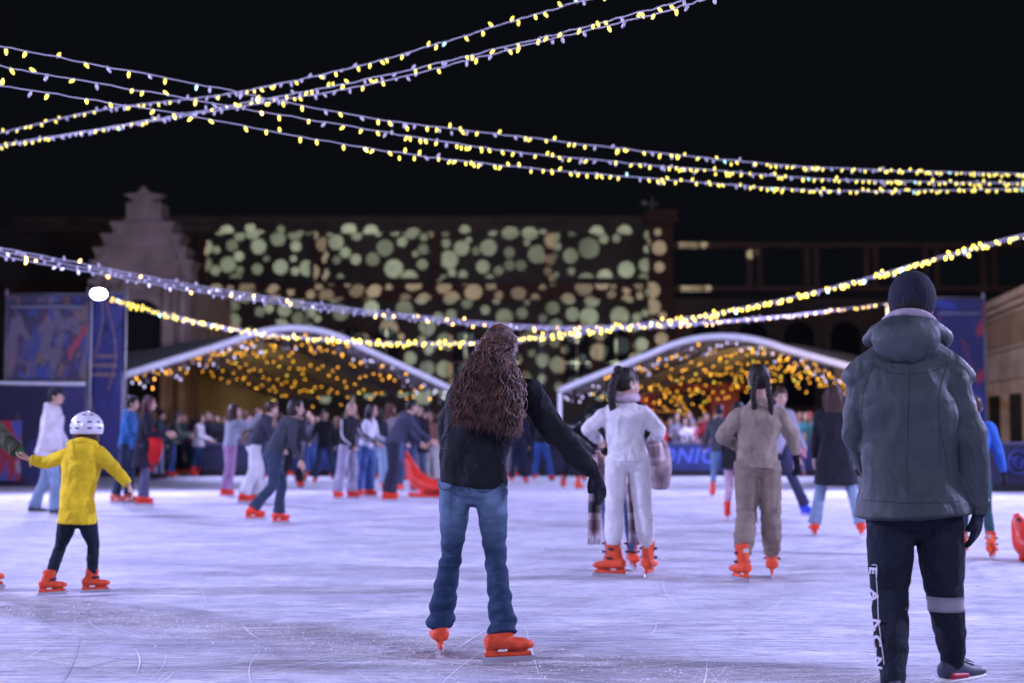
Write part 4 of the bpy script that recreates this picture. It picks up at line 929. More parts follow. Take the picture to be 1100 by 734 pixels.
def fk(px, py, H=1.66, head=0, lean=3, side=0, legs=((4, 4, 4), (-3, 4, 4)), arms=((5, 8, 15), (5, 8, 15)), look=None, tilt=None, d=None, skates=True, twist=0, hs=0, toe=(12, 12)):
    """joints of a figure whose feet stand at photo pixel (px, py). head: 0 back to us, 90 facing right, 180 facing us.
    legs/arms: (swing forward, spread, bend) for the figure's left, right"""
    s = H / 1.7; h = R(head); fw = V((math.sin(h), math.cos(h), 0)); rt = V((math.cos(h), -math.sin(h), 0)); Z = V((0, 0, 1))
    def dirn(sw, ab, sg, f_=fw, r_=rt):
        a, b = R(sw), R(ab); return (f_ * math.sin(a) * math.cos(b) + r_ * sg * math.sin(b) - Z * math.cos(a) * math.cos(b)).normalized()
    J = {'pel': V((0, 0, 0))}; u = (Z * math.cos(R(lean)) * math.cos(R(side)) + fw * math.sin(R(lean)) + rt * math.sin(R(side))).normalized()
    u2 = (u + fw * math.sin(R(lean)) * .25).normalized()
    J['wai'] = u * .15 * s; J['che'] = u * .15 * s + u2 * .20 * s; J['nk'] = J['che'] + u2 * .17 * s
    lk = head if look is None else look; lh = R(lk); hf = V((math.sin(lh), math.cos(lh), 0)); 
    J['hfwd'] = hf; tl_ = (Z * 1.0 + u2 * .35 + hf * R(hs)).normalized(); J['htilt'] = tl_; J['hd'] = J['nk'] + (tl_ + u2).normalized() * .155 * s + hf * .02 * s
    tw = R(twist); rs = (rt * math.cos(tw) + fw * math.sin(tw)); fs = (fw * math.cos(tw) - rt * math.sin(tw)); J['fwd'] = fs
    for a, sg, lg, am in (('L', -1, legs[0], arms[0]), ('R', 1, legs[1], arms[1])):
        J['hp' + a] = rt * sg * .088 * s - Z * .03 * s
        J['kn' + a] = J['hp' + a] + dirn(lg[0], lg[1], sg) * .41 * s; J['an' + a] = J['kn' + a] + dirn(lg[0] - lg[2], lg[1], sg) * .395 * s
        J['sh' + a] = J['nk'] - u2 * .072 * s + rs * sg * .160 * s
        J['el' + a] = J['sh' + a] + dirn(am[0], am[1], sg, fs, rs) * .275 * s
        inn = am[3] if len(am) > 3 else am[1] * .6
        J['wr' + a] = J['el' + a] + dirn(am[0] + am[2], inn, sg, fs, rs) * .245 * s
        t = R(toe[0 if a == 'L' else 1]) * sg; J['ft' + a] = fw * math.cos(t) + rt * math.sin(t)
    lift = .15 if skates else .08
    lo = min(J['anL'].z, J['anR'].z); g = G(px, py) if d is None else V((W(px, py, d).x, d, 0))
    mid = (J['anL'] + J['anR']) / 2; off = V((g.x - mid.x, g.y - mid.y, lift * s - lo))
    for k in list(J):
        if k in ('fwd', 'hfwd', 'ftL', 'ftR', 'htilt'): continue
        J[k] = J[k] + off
    return J, s, g
NP = [0]
def person(label, px, py, H=1.66, group=None, pose=None, **o):
    pose = pose or {}; NP[0] += 1
    J, s, g = fk(px, py, H, skates=not o.get('shoes'), **pose)
    root = empty('person', g, label, 'person', group); o['s'] = s; o.setdefault('seed', NP[0])
    build(J, o, root); return root, J
# ------------------------------------------------------------------ the five nearest figures, posed joint by joint
ORANGE = (.72, .075, .025)
Z3 = V((0, 0, 1))
def onice(px, d, lift=.15, s=1.0):
    p = W(px, 500, d); return V((p.x, d, lift * s))

# --- woman with long curly hair
def denim():
    m = bpy.data.materials.new('denim'); m.use_nodes = True; n = m.node_tree.nodes; L = m.node_tree.links; b = n['Principled BSDF']
    tc = n.new('ShaderNodeTexCoord'); O = tc.outputs['Object']
    def nz(s, d_=4, sc3=None):
        q = n.new('ShaderNodeTexNoise'); q.inputs['Scale'].default_value = s; q.inputs['Detail'].default_value = d_
        if sc3: mp = n.new('ShaderNodeMapping'); mp.inputs['Scale'].default_value = sc3; L.new(O, mp.inputs[0]); L.new(mp.outputs[0], q.inputs['Vector'])
        else: L.new(O, q.inputs['Vector'])
        return q.outputs['Fac']
    sp = n.new('ShaderNodeSeparateXYZ'); L.new(O, sp.inputs[0])
    def mr(v, a, b_, c=0, d_=1):
        q = n.new('ShaderNodeMapRange'); q.interpolation_type = 'SMOOTHSTEP'; L.new(v, q.inputs[0])
        for i, x in zip((1, 2, 3, 4), (a, b_, c, d_)): q.inputs[i].default_value = x
        return q.outputs[0]
    def ma(op, a, b_):
        q = n.new('ShaderNodeMath'); q.operation = op
        for i, x in enumerate((a, b_)):
            if isinstance(x, (int, float)): q.inputs[i].default_value = x
            else: L.new(x, q.inputs[i])
        return q.outputs[0]
    wear = ma('MULTIPLY', mr(sp.outputs[2], .50, .82), mr(nz(5.5, 3), .30, .62))
    wear = ma('ADD', wear, ma('MULTIPLY', mr(nz(22, 4, (1, 1, 2.5)), .52, .66), .10))
    mx = n.new('ShaderNodeMix'); mx.data_type = 'RGBA'; L.new(wear, mx.inputs[0]); mx.inputs[6].default_value = (.028, .058, .12, 1); mx.inputs[7].default_value = (.20, .30, .46, 1)
    m2 = n.new('ShaderNodeMix'); m2.data_type = 'RGBA'; m2.blend_type = 'MULTIPLY'; m2.inputs[0].default_value = .5; L.new(mx.outputs[2], m2.inputs[6]); L.new(nz(300, 2, (1, 1, .2)), m2.inputs[7])
    L.new(m2.outputs[2], b.inputs['Base Color']); b.inputs['Roughness'].default_value = .85; b.inputs['Specular IOR Level'].default_value = .2
    bp = n.new('ShaderNodeBump'); bp.inputs['Strength'].default_value = .5; bp.inputs['Distance'].default_value = .012
    L.new(ma('ADD', ma('MULTIPLY', nz(260, 2, (1, 1, .3)), .10), ma('MULTIPLY', nz(9, 4, (.6, .6, 2.6)), 2.2)), bp.inputs['Height']); L.new(bp.outputs[0], b.inputs['Normal'])
    return m
wd = 7.28
J = dict(fwd=V((.10, 1, 0)), hfwd=V((-.05, 1, 0)), htilt=V((.05, .10, 1)),
         pel=W(508, 512, wd), wai=W(511, 482, wd), che=W(519, 440, wd + .04), nk=W(533, 402, wd + .08), hd=W(536, 377, wd + .12),
         hpL=W(490, 520, wd), hpR=W(527, 521, wd - .02), knL=W(485, 594, wd + .05), knR=W(532, 594, wd + .0), anL=onice(473, 7.42), anR=onice(541, 7.12),
         shL=W(500, 417, wd + .10), shR=W(568, 424, wd + .05), elL=W(482, 462, wd + .22), wrL=W(496, 486, wd + .42),
         elR=W(604, 472, wd - .02), wrR=W(637, 508, wd - .05), ftL=V((-.12, 1, 0)), ftR=V((.93, .28, 0)), bkR=V((.5, -.8, .3)), hdirR=V((.35, 0, -1)))
root = empty('person', G(508, 705), 'woman with very long curly brown hair, black puffer jacket and flared jeans, arm held out', 'person')
o = dict(s=.97, far=False, voxel=.008, top='puffer', tc=(.012, .013, .018), leg_mat=denim(), fit='flare', hipw=.158, wr=.13, hem=-.002, boot='low', skk=.97, glove=(.012, .012, .02), gl='R', style='none', len=.045, hemw=.138,
         skc=ORANGE, curl=.3, cuff=.60, fold=.9, sleeve=.070, vleg=.0065, vtop=.008, disp=((.14, .03), (.05, .010)), smleg=1)
r_ = build(J, o, root)
HW = J
# jeans details: pockets and waistband
M_seam = plain('seam_thread', (.022, .032, .06), .8)
tj = r_['trousers']
from mathutils.bvhtree import BVHTree
def bvh(ob):
    me = ob.data; off = wloc(ob); return BVHTree.FromPolygons([v.co + off for v in me.vertices], [tuple(p.vertices) for p in me.polygons])
def drape(ob, pxs, d, r=.0030, out=.001, name='seam', m=None, n=None, flat=None):
    """thin stitched line laid onto a garment, following photo pixels"""
    b_ = bvh(ob); pts = []
    A = cat([(x, y) for x, y in pxs], n or len(pxs) * 6)
    for x, y in A:
        o0 = V((0, 0, CAMZ)); dr = (W(x, y, d) - o0).normalized(); h = b_.ray_cast(o0, dr)
        if h[0] is not None: pts.append(h[0] + h[1] * out)
    if len(pts) < 3: return
    bm = bmesh.new(); tube(bm, [(p, r, r * .6) for p in pts], V((0, 1, 0)), len(pts) * 2, 5, 0); return emit(name, bm, m or M_seam, ob, True)
for pl in ([(472, 501), (486, 500), (487, 520), (480, 526), (472, 522), (472, 501)], [(509, 501), (529, 503), (531, 522), (521, 529), (511, 524), (509, 501)],
           [(470, 496), (490, 496), (510, 497), (530, 499), (543, 501)], [(498, 497), (500, 515), (505, 530)]):
    drape(tj, pl, wd, name='seam')
M_black_seam = plain('jacket_seam', (.004, .004, .006), .6)
for pl in ([(474, 452), (500, 457), (530, 460), (552, 459)], [(471, 466), (500, 471), (530, 477), (556, 482)], [(470, 481), (500, 485), (530, 494), (548, 501)], [(588, 428), (592, 440), (597, 450)]):
    drape(r_['top'], pl, wd, .0035, -.001, 'seam', M_black_seam)
# curly hair
def curls():
    q = random.Random(5); b0 = J['hd']; f = V((-.05, 1, 0)).normalized(); r = V((1, .05, 0)).normalized()
    bm = bmesh.new()
    ball(bm, b0 + V((0, -.008, .012)), (.074, .090, .112), (r, f, Z3), 16)
    # hair mass: soft slab behind the back
    D0 = wd - .10
    tube(bm, [(W(536, 368, D0 + .16), .04, .04), (W(535, 382, D0 + .08), .078, .06), (W(530, 402, D0 + .0), .12, .055), (W(523, 425, D0 - .02), .165, .05), (W(519, 445, D0 - .02), .185, .030)], V((1, 0, 0)), 16, 18, .4)
    solid('hair', bm, mat('hair_mass', (.016, .008, .006), .95, .3, 30., .5, 60., spec=.1), root, .008, 3, ((.05, .02),))
    V_, F_ = [], []
    top = [(534, 349)]
    for i in range(3000):
        an = q.uniform(-1.75, 1.75); el_ = 1.57 * q.random() ** .6 - .08      # start on the scalp (back half)
        st = b0 + r * .076 * math.sin(an) * math.cos(el_) + f * (-.100 * math.cos(an) * math.cos(el_) + .01) + Z3 * (.120 * math.sin(el_) + .020)
        u = max(-1, min(1, math.sin(an) * .75 + q.gauss(0, .28)))                                  # -1 left .. 1 right
        # end on an outline measured from the photo
        yb = 447 + 16 * (u + 1) / 2 + q.gauss(0, 5) - (12 if u < -.7 else 0); stop = q.random()
        if stop < .35: yb = 375 + (yb - 375) * q.uniform(.45, .95)
        k = (yb - 355) / 105
        xl = 529 - 60 * min(1.08, k) ** 1.5; xr = 546 + 12 * min(1, k); x = xl + (xr - xl) * (u + 1) / 2
        dep = wd - .15 - .05 * math.cos(u * 1.5) + q.uniform(-.035, .03) + (.10 if k < .4 else 0)
        en = W(x, yb, dep)
        mid = W(534 + (x - 534) * .42 + (5 if u > 0 else -5) * abs(u), 385 + q.uniform(-4, 4), dep - .005)
        n = 46; kx = b0 + r * .082 * math.sin(an) * .95 + f * (-.108 * math.cos(an) + .005) + Z3 * (-.01 + .06 * math.sin(el_)); P_ = cat([tuple(st), tuple((st + kx) / 2 + (st + kx - b0 * 2).normalized() * .007), tuple(kx), tuple(mid), tuple((mid + en) / 2 + V((q.gauss(0, .02), q.gauss(0, .01), 0))), tuple(en)], n)
        tot = (mid - st).length + (en - mid).length; turns = tot * q.uniform(17, 30); ph = q.uniform(0, 6.28); R0 = q.uniform(.007, .015); w0 = q.uniform(.0012, .0027); base = len(V_)
        sgn = q.choice((-1, 1)); ripple = q.uniform(2, 4); rp = q.uniform(0, 6)
        T = np.gradient(P_, axis=0)
        for j in range(n):
            t = j / (n - 1); g = min(1, t * 2.6) * R0 * (1 + .35 * math.sin(t * 9 + ph)); a = ph + sgn * turns * 2 * math.pi * t * .55
            tg = T[j] / (np.linalg.norm(T[j]) + 1e-9); s_ = np.cross(tg, (0, 1, 0)); s_ /= np.linalg.norm(s_) + 1e-9; b_ = np.cross(tg, s_)
            c_ = P_[j] + s_ * (math.cos(a) * g + .012 * t * math.sin(ripple * t * 3 + rp)) + b_ * math.sin(a) * g; w_ = w0 * (1.0 if t < .9 else (1 - t) * 10 + .15)
            for m_ in range(3):
                e = 2.09 * m_; V_.append(c_ + s_ * math.cos(e) * w_ * 1.6 + b_ * math.sin(e) * w_)
        for j in range(n - 1):
            for m_ in range(3):
                a1 = base + j * 3 + m_; a2 = base + j * 3 + (m_ + 1) % 3; F_.append((a1, a2, a2 + 3, a1 + 3))
    off = wloc(root); me = bpy.data.meshes.new('curls'); me.from_pydata([V(v) - off for v in V_], [], F_)
    m = mat('curl_hair', (.13, .058, .040), .45, .4, 26., 0, spec=.45, c2=(.022, .010, .008)); link('curls', me, root, m, True)
curls()

# --- man in the parka
md = 6.22
J = dict(fwd=V((.06, 1, 0)), hfwd=V((.35, 1, 0)), htilt=V((0, .08, 1)),
         pel=W(979, 540, md), wai=W(977, 500, md), che=W(977, 440, md), nk=W(977, 372, md + .03), hd=W(980, 330, md + .06),
         hpL=W(957, 556, md), hpR=W(1008, 556, md), knL=W(956, 640, md + .02), knR=W(1015, 640, md + .04), anL=onice(955, 5.98, .09), anR=W(1024, 712, 6.40),
         shL=W(934, 411, md + .02), shR=W(1022, 410, md), elL=W(921, 462, md + .05), wrL=W(937, 512, md + .24),
         elR=W(1041, 470, md - .04), wrR=W(1051, 546, md - .02), ftL=V((-.1, 1, 0)), ftR=V((.80, .60, 0)), bkR=V((.8, -.6, 0)), hdirR=V((-.10, .1, -1)))
root = empty('person', G(985, 750), 'tall man in dark grey hooded parka, navy knitted hat, joggers with white knee band', 'person')
def parka():
    m = mat('parka_cloth', (.047, .058, .064), .62, .10, 3., .25, 40., spec=.3)
    n = m.node_tree.nodes; L = m.node_tree.links
    if 'folds' not in n:
        z = n.new('ShaderNodeTexNoise'); z.name = 'folds'; z.inputs['Scale'].default_value = 6; z.inputs['Detail'].default_value = 3; z.inputs['Distortion'].default_value = 1.6; z.inputs['Roughness'].default_value = .4
        mp = n.new('ShaderNodeMapping'); mp.inputs['Scale'].default_value = (1.1, 1, .6); mp.inputs['Rotation'].default_value = (0, .6, 0)
        L.new(n['Texture Coordinate'].outputs['Object'], mp.inputs[0]); L.new(mp.outputs[0], z.inputs['Vector'])
        bp = n.new('ShaderNodeBump'); bp.inputs['Strength'].default_value = .6; bp.inputs['Distance'].default_value = .05; L.new(z.outputs['Fac'], bp.inputs['Height']); L.new(bp.outputs[0], n['Bump'].inputs['Normal'])
    return m
o = dict(s=1.06, far=False, voxel=.008, top='parka', top_mat=parka(), legs=(.010, .013, .024), fit='jog', hipw=.170, wr=.06, glove=(.012, .014, .03), gl='R', style='short', hair=(.02, .015, .012), hat='none', wide=1.14,
         shoes=(.05, .05, .09), len=.05, hemw=.172, sleeve=.070, cuff=.60, curl=.35, hoodk=1.02, nohoodball=True, vtop=.0075, smtop=5, disp=((.28, .040), (.10, .006)), fold=1.2, legk=.98)
def yoke(bm):
    tube(bm, [(W(917, 408, md + .03), .075, .062), (W(932, 396, md + .02), .085, .072), (W(952, 384, md + .01), .092, .080), (W(976, 379, md + .0), .098, .090), (W(1000, 384, md + .01), .092, .080), (W(1022, 396, md + .02), .085, .072), (W(1038, 408, md + .02), .075, .062)], V((0, 1, 0)), 24, 16, .7)
o['extra'] = yoke
r_ = build(J, o, root); jk = r_['top']; jt = r_['trousers']
# hood lying on the back, its own panel
bm = bmesh.new(); hs = []
c0 = W(973, 366, md - .02)
ball(bm, W(973, 366, md - .070), (.150, .070, .108), None, 24, lambda x, y, z: (x * (1 - .16 * max(0, -z)), y, z))
tube(bm, [(W(940, 366, md + .06), .04, .06), (W(950, 354, md - .03), .045, .05), (W(974, 349, md - .06), .05, .045), (W(998, 353, md - .03), .045, .05), (W(1010, 365, md + .05), .04, .06), (W(1000, 374, md + .16), .04, .05)], Z3, 20, 14, .8)
solid('hood', bm, mat('hood_camouflage', (.062, .074, .086), .6, .08, 9., .2, 30., c2=(.036, .044, .052)), root, .008, 4, ((.11, .020), (.035, .005)))
bm = bmesh.new(); tube(bm, [(W(950, 345, md - .0), .018, .014), (W(962, 338, md - .06), .020, .016), (W(980, 336, md - .07), .020, .016), (W(998, 341, md - .05), .020, .016), (W(1010, 356, md + .0), .018, .014)], Z3, 20, 8, .5)
emit('hood_lining', bm, cloth((.36, .32, .38), 'lining'), root, True)
# beanie, ribbed
k = 1.06; c = J['hd']; f = V((.35, 1, 0)).normalized(); r = f.cross(Z3)
bm = bmesh.new()
vs = ball(bm, c + Z3 * .036, (.103, .118, .128), (r, f, Z3), 96, lambda x, y, z: (x * (1 + .012 * math.sin(math.atan2(y, x) * 34)) * (1.0 if z > -.1 else .985), y * (1 + .012 * math.sin(math.atan2(y, x) * 34)), max(z, -.62)))
emit('beanie', bm, mat('ribbed_knit', (.010, .012, .028), .9, .25, 90., .6, 160., mapscale=(1, 1, .35)), root, True)
# spectacles arm and rim
bm = bmesh.new(); P = lambda x, y, z: c + r * x + f * y + Z3 * z
tube(bm, [(P(.084, -.03, .012), .003, .003), (P(.083, .05, .016), .0028, .0028), (P(.074, .11, .014), .003, .003)], Z3, 8, 6, .5)
tube(bm, [(P(-.084, -.03, .012), .003, .003), (P(-.083, .05, .016), .0028, .0028), (P(-.074, .11, .014), .003, .003)], Z3, 8, 6, .5)
for sx in (-1, 1): tube(bm, [(P(sx * .042 + .030 * math.cos(a), .112, .010 + .022 * math.sin(a)), .0028, .0028) for a in [k_ * math.pi / 8 for k_ in range(17)]], f, 24, 6, 0)
emit('spectacles', bm, plain('dark_frame', (.03, .02, .02), .3), root, True)
# parka seams
M_ps = plain('parka_seam', (.022, .027, .032), .7)
for pl in ([(977, 392), (976, 440), (975, 490), (975, 540)], [(1018, 392), (1010, 420), (1009, 450), (1016, 490), (1020, 510)], [(938, 392), (928, 420), (924, 460), (925, 500)], [(925, 537), (950, 539), (980, 541), (1010, 540), (1034, 538)], [(935, 391), (955, 400), (978, 402), (1000, 399), (1020, 390)]):
    drape(jk, pl, md, .0030, -.0008, 'seam', M_ps)
# elastic cuff
wr = J['wrR']; bm = bmesh.new(); tube(bm, [(W(1050, 538, md - .03), .052, .050), (W(1051, 550, md - .02), .047, .045)], V((1, 0, 0)), 10, 40, .1, lambda t, a: 1 + .05 * math.sin(a * 16)); emit('cuff', bm, parka(), root, True)
# white knee band on the right leg, letters and stripe on the left
b_ = bvh(jt)
def surf_ring(z0, z1, cpx, n=36, out=.003):
    bm = bmesh.new(); rows = []
    for z in np.linspace(z0, z1, 5):
        row = []
        for k_ in range(n):
            a = 2 * math.pi * k_ / n; cc = V((cpx.x, cpx.y, z)); d_ = V((math.cos(a), math.sin(a), 0)); h = b_.ray_cast(cc, d_, .25)
            p = (h[0] if h[0] is not None else cc + d_ * .08) + d_ * out; row.append(bm.verts.new(p))
        rows.append(row)
    for A_, B_ in zip(rows, rows[1:]):
        for k_ in range(n): f_ = bm.faces.new((A_[k_], A_[(k_ + 1) % n], B_[(k_ + 1) % n], B_[k_])); f_.smooth = True
    r2 = bmesh.ops.solidify(bm, geom=bm.faces[:], thickness=.002); return bm
zt_, zb_ = W(1015, 641, md).z, W(1015, 658, md).z
emit('knee_band', surf_ring(zb_, zt_, W(1015, 650, 6.26)), plain('white_print', (.62, .58, .66), .7), jt)
M_wp = plain('white_print', (.62, .58, .66), .7)
drape(jt, [(941, 612), (943, 640), (944, 665), (947, 690), (950, 714)], md, .0032, .0015, 'stripe', M_wp, 40)
drape(jt, [(937, 607), (942, 608), (942, 620)], md, .003, .0015, 'stripe', M_wp, 14)
for ch, y, sz in (('E', 613, .060), ('A', 640, .075), ('N', 672, .075), ('O', 691, .085), ('N', 712, .070)):
    o0 = V((0, 0, CAMZ)); x = 938.5 + (y - 610) * .055; h = (None,)
    for dx in (0, 1, 2, 3):
        h = b_.ray_cast(o0, (W(x + dx, y, md) - o0).normalized())
        if h[0] is not None and (h[0] - o0).length < 8: break
    if h[0] is None: continue
    cu = bpy.data.curves.new('lettering', 'FONT'); cu.body = ch; cu.size = sz; cu.extrude = .0015; cu.offset = .002; cu.align_x = 'CENTER'; cu.align_y = 'CENTER'
    cu.materials.append(M_wp); t = text_mesh(cu); t.parent = jt
    nn = (h[1].normalized() + V((-.3, -.3, 0))).normalized(); nn.z = 0; nn.normalize()
    xa = V((0, 0, -1)); ya = nn.cross(xa); t.rotation_euler = Matrix((xa, ya, nn)).transposed().to_euler()
    t.location = h[0] + nn * .006 - wloc(root)
# trainer patches
ft = V((.80, .60, 0)).normalized(); rt_ = V((ft.y, -ft.x, 0)); an = J['anR']; g = an - Z3 * .085
for nm, c_, rows in (('toe_cap', (.012, .012, .03), [(g + ft * .150 + Z3 * .034, .040, .026), (g + ft * .200 + Z3 * .030, .028, .020)]), ('side_panel', (.45, .02, .06), [(g - ft * .05 + Z3 * .035, .042, .022), (g + ft * .05 + Z3 * .03, .047, .020)]),
                     ('lace_panel', (.02, .02, .05), [(g + ft * .05 + Z3 * .088, .022, .012), (g + ft * .12 + Z3 * .064, .024, .010)])):
    bm = bmesh.new(); tube(bm, [(p, a_ * 1.06, b2 * 1.06) for p, a_, b2 in rows], rt_, 8, 14, .7); emit(nm, bm, plain('patch', c_, .5), root, True)
bm = bmesh.new()
for i in range(4): p = g + ft * (.05 + .02 * i) + Z3 * (.103 - .008 * i); tube(bm, [(p - rt_ * .025, .003, .003), (p + rt_ * .025 + ft * .008, .003, .003)], ft, 4, 6)
emit('laces', bm, M_wp, root, True)

# --- child with helmet
kd = 10.15
J = dict(fwd=V((.12, 1, 0)), hfwd=V((-.25, 1, 0)), htilt=V((0, .05, 1)),
         pel=W(83, 549, kd), wai=W(84, 528, kd), che=W(87, 502, kd), nk=W(89, 480, kd), hd=W(93, 464, kd + .03),
         hpL=W(75, 555, kd), hpR=W(92, 555, kd), knL=W(65, 587, kd + .06), knR=W(100, 585, kd + .05), anL=onice(56, 10.05, .15, .80), anR=onice(102, 10.2, .15, .80),
         shL=W(71, 490, kd), shR=W(107, 488, kd), elL=W(49, 497, kd + .02), wrL=W(33, 494, kd), elR=W(124, 505, kd), wrR=W(137, 520, kd - .03), ftL=V((.75, .55, 0)), ftR=V((.90, .40, 0)),
         hdirL=V((-1, 0, .25)), hdirR=V((.5, -.1, -1)))
root = empty('person', G(80, 638), 'child in a bright yellow hooded top and white helmet with both arms held out', 'person')
o = dict(s=.78, far=False, voxel=.007, top='hoodie', tc=(.78, .55, .022), legs=(.012, .018, .03), fit='tight', hipw=.135, wr=.05, style='bob', hair=(.05, .022, .014), len=.11, hemw=.150, sleeve=.064, cuff=.7, skc=ORANGE, boot='mid', hoodk=1.15, vtop=.007, disp=((.09, .016),), headk=1.10, fold=1.0, skk=.94)
build(J, o, root)
c = J['hd'] + V((0, -.0, .028)); f = V((-.25, 1, 0)).normalized(); r = f.cross(Z3)
bm = bmesh.new(); ball(bm, c, (.118, .132, .118), (r, f, Z3), 32, lambda x, y, z: (x, y, max(z, -.38 if y < .2 else -.1)))
hel = emit('helmet', bm, mat('helmet_shell', (.68, .66, .74), .3, .05, 4., 0, coat=.5), root, True)
for a_, z in ((-2.75, .35), (-2.1, .35), (-1.35, .35), (-.75, .35), (-2.75, -.02), (-2.1, -.02), (-1.35, -.02), (-.7, -.02), (-1.75, .78), (-1.1, .78)):
    q_ = math.sqrt(max(0, 1 - z * z)); p = c + r * .1185 * q_ * math.cos(a_) + f * .1325 * q_ * math.sin(a_) + Z3 * .1185 * z
    nrm = (p - c).normalized(); tt = nrm.cross(Z3).normalized(); bm = bmesh.new(); ball(bm, p, (.017, .003, .0065), (tt, nrm, nrm.cross(tt)), 10); emit('vent', bm, plain('vent_dark', (.02, .02, .03), .5), hel, True)
bm = bmesh.new(); tube(bm, [(c + r * .11 - Z3 * .03, .008, .003), (c + r * .085 + f * .02 - Z3 * .13, .008, .003), (c + f * .05 - Z3 * .165, .008, .003), (c - r * .085 + f * .02 - Z3 * .13, .008, .003), (c - r * .11 - Z3 * .03, .008, .003)], f, 20, 6); emit('strap', bm, plain('strap_black', (.02, .02, .02), .6), hel, True)

# --- adult at the left edge holding the child's hand
ad = 10.3
J = dict(fwd=V((.4, 1, 0)), hfwd=V((.5, 1, 0)), htilt=Z3, pel=W(-62, 510, ad), wai=W(-62, 488, ad), che=W(-60, 458, ad), nk=W(-58, 425, ad), hd=W(-56, 402, ad),
         hpL=W(-74, 516, ad), hpR=W(-48, 516, ad), knL=W(-74, 572, ad + .05), knR=W(-38, 572, ad + .1), anL=onice(-72, 10.4), anR=onice(-18, 10.5),
         shL=W(-85, 433, ad), shR=W(-32, 436, ad), elL=W(-95, 470, ad), wrL=W(-90, 505, ad), elR=W(-2, 466, ad - .02), wrR=W(19, 485, ad - .08), ftL=V((0, 1, 0)), ftR=V((.8, .5, 0)), hdirR=V((.8, -.1, -.5)))
root = empty('person', G(-45, 634), 'adult in olive green cut off by the left edge, reaching out to the child', 'person')
build(J, dict(s=1.02, far=False, voxel=.010, top='jacket', tc=(.062, .068, .042), legs=(.03, .04, .07), style='short', sleeve=.070, cuff=.8, skc=ORANGE), root)
d_ = vn(J['wrR'] - J['elR'])
bm = bmesh.new(); tube(bm, [(J['wrR'] - d_ * .08, .056, .054), (J['wrR'] - d_ * .01, .046, .044)], Z3, 6, 14, .2); emit('cuff', bm, cloth((.012, .014, .014), 'rib_knit'), root, True)
bm = bmesh.new(); tube(bm, [(J['wrR'] - d_ * .012, .036, .034), (J['wrR'] + d_ * .035, .034, .028)], Z3, 6, 14, .2); emit('glove', bm, cloth((.03, .22, .05), 'green_knit'), root, True)

# --- woman in white
sd = 11.35
J = dict(fwd=V((.22, 1, 0)), hfwd=V((.85, .65, 0)), htilt=V((.05, .1, 1)), pel=W(673, 487, sd), wai=W(672, 472, sd), che=W(670, 452, sd), nk=W(671, 432, sd), hd=W(672, 412, sd),
         hpL=W(662, 495, sd), hpR=W(686, 495, sd), knL=W(660, 545, sd + .02), knR=W(690, 543, sd + .03), anL=onice(658, 11.4), anR=onice(696, 11.45),
         shL=W(649, 447, sd), shR=W(691, 445, sd), elL=W(631, 461, sd + .02), wrL=W(642, 472, sd + .22), elR=W(708, 464, sd + .04), wrR=W(701, 474, sd + .25), ftL=V((-.9, .4, 0)), ftR=V((.35, 1, 0)))
root = empty('person', G(675, 621), 'woman in an all white tracksuit with black hair in a long braid, tall orange skates', 'person')
build(J, dict(s=.97, far=False, voxel=.009, top='sweater', tc=(.66, .64, .66), legs=(.68, .66, .68), fit='cuffed', legk=.93, hipw=.150, hem=-.12, boot='tall', wr=.035, style='braid', hlen=.36, bx=-.05, len=.065, hemw=.155, sleeve=.062, cuff=.8, skc=ORANGE, disp=((.16, .032), (.06, .006)), face=True, curl=.9, fold=1.3, skk=1.05), root)
bm = bmesh.new(); nk = J['nk']
tube(bm, [(nk + V((.095 * math.cos(a), .09 * math.sin(a), .035)), .035, .030) for a in [k_ * math.pi / 8 for k_ in range(17)]], Z3, 30, 10, 0, lambda t, a: 1 + .08 * math.sin(t * 40 + 3 * a)); emit('neck_scarf', bm, mat('scarf_wool', (.50, .40, .44), .9, .2, 10., .3, 60., c2=(.30, .22, .27)), root, True)
bm = bmesh.new(); f = V((.85, .65, 0)).normalized(); ball(bm, J['hd'] + f.cross(Z3) * .082 - Z3 * .035, (.012, .006, .014), None, 8); emit('earring', bm, plain('pearl', (.8, .8, .8), .2), root, True)
# tartan cloth: checked material
def tartan():
    m = bpy.data.materials.new('tartan'); m.use_nodes = True; n = m.node_tree.nodes; L = m.node_tree.links; b = n['Principled BSDF']
    tc = n.new('ShaderNodeTexCoord'); sp = n.new('ShaderNodeSeparateXYZ'); L.new(tc.outputs['Object'], sp.inputs[0]); acc = None
    for i, (ax, sc_) in enumerate(((0, 55), (2, 42), (0, 17), (2, 13))):
        s = n.new('ShaderNodeMath'); s.operation = 'MULTIPLY'; L.new(sp.outputs[ax], s.inputs[0]); s.inputs[1].default_value = sc_
        t = n.new('ShaderNodeMath'); t.operation = 'SINE'; L.new(s.outputs[0], t.inputs[0])
        g = n.new('ShaderNodeMath'); g.operation = 'GREATER_THAN'; L.new(t.outputs[0], g.inputs[0]); g.inputs[1].default_value = (.3, .3, .0, .0)[i]
        k_ = n.new('ShaderNodeMath'); k_.operation = 'MULTIPLY'; L.new(g.outputs[0], k_.inputs[0]); k_.inputs[1].default_value = .25
        if acc is None: acc = k_.outputs[0]
        else: a = n.new('ShaderNodeMath'); L.new(acc, a.inputs[0]); L.new(k_.outputs[0], a.inputs[1]); acc = a.outputs[0]
    cr = n.new('ShaderNodeValToRGB'); L.new(acc, cr.inputs[0]); e = cr.color_ramp.elements; e[0].color = (.03, .028, .04, 1); e[1].color = (.62, .50, .52, 1); e[1].position = .9
    q = e.new(.4); q.color = (.30, .20, .22, 1); L.new(cr.outputs[0], b.inputs['Base Color']); b.inputs['Roughness'].default_value = .95; return m
M_tart = tartan()
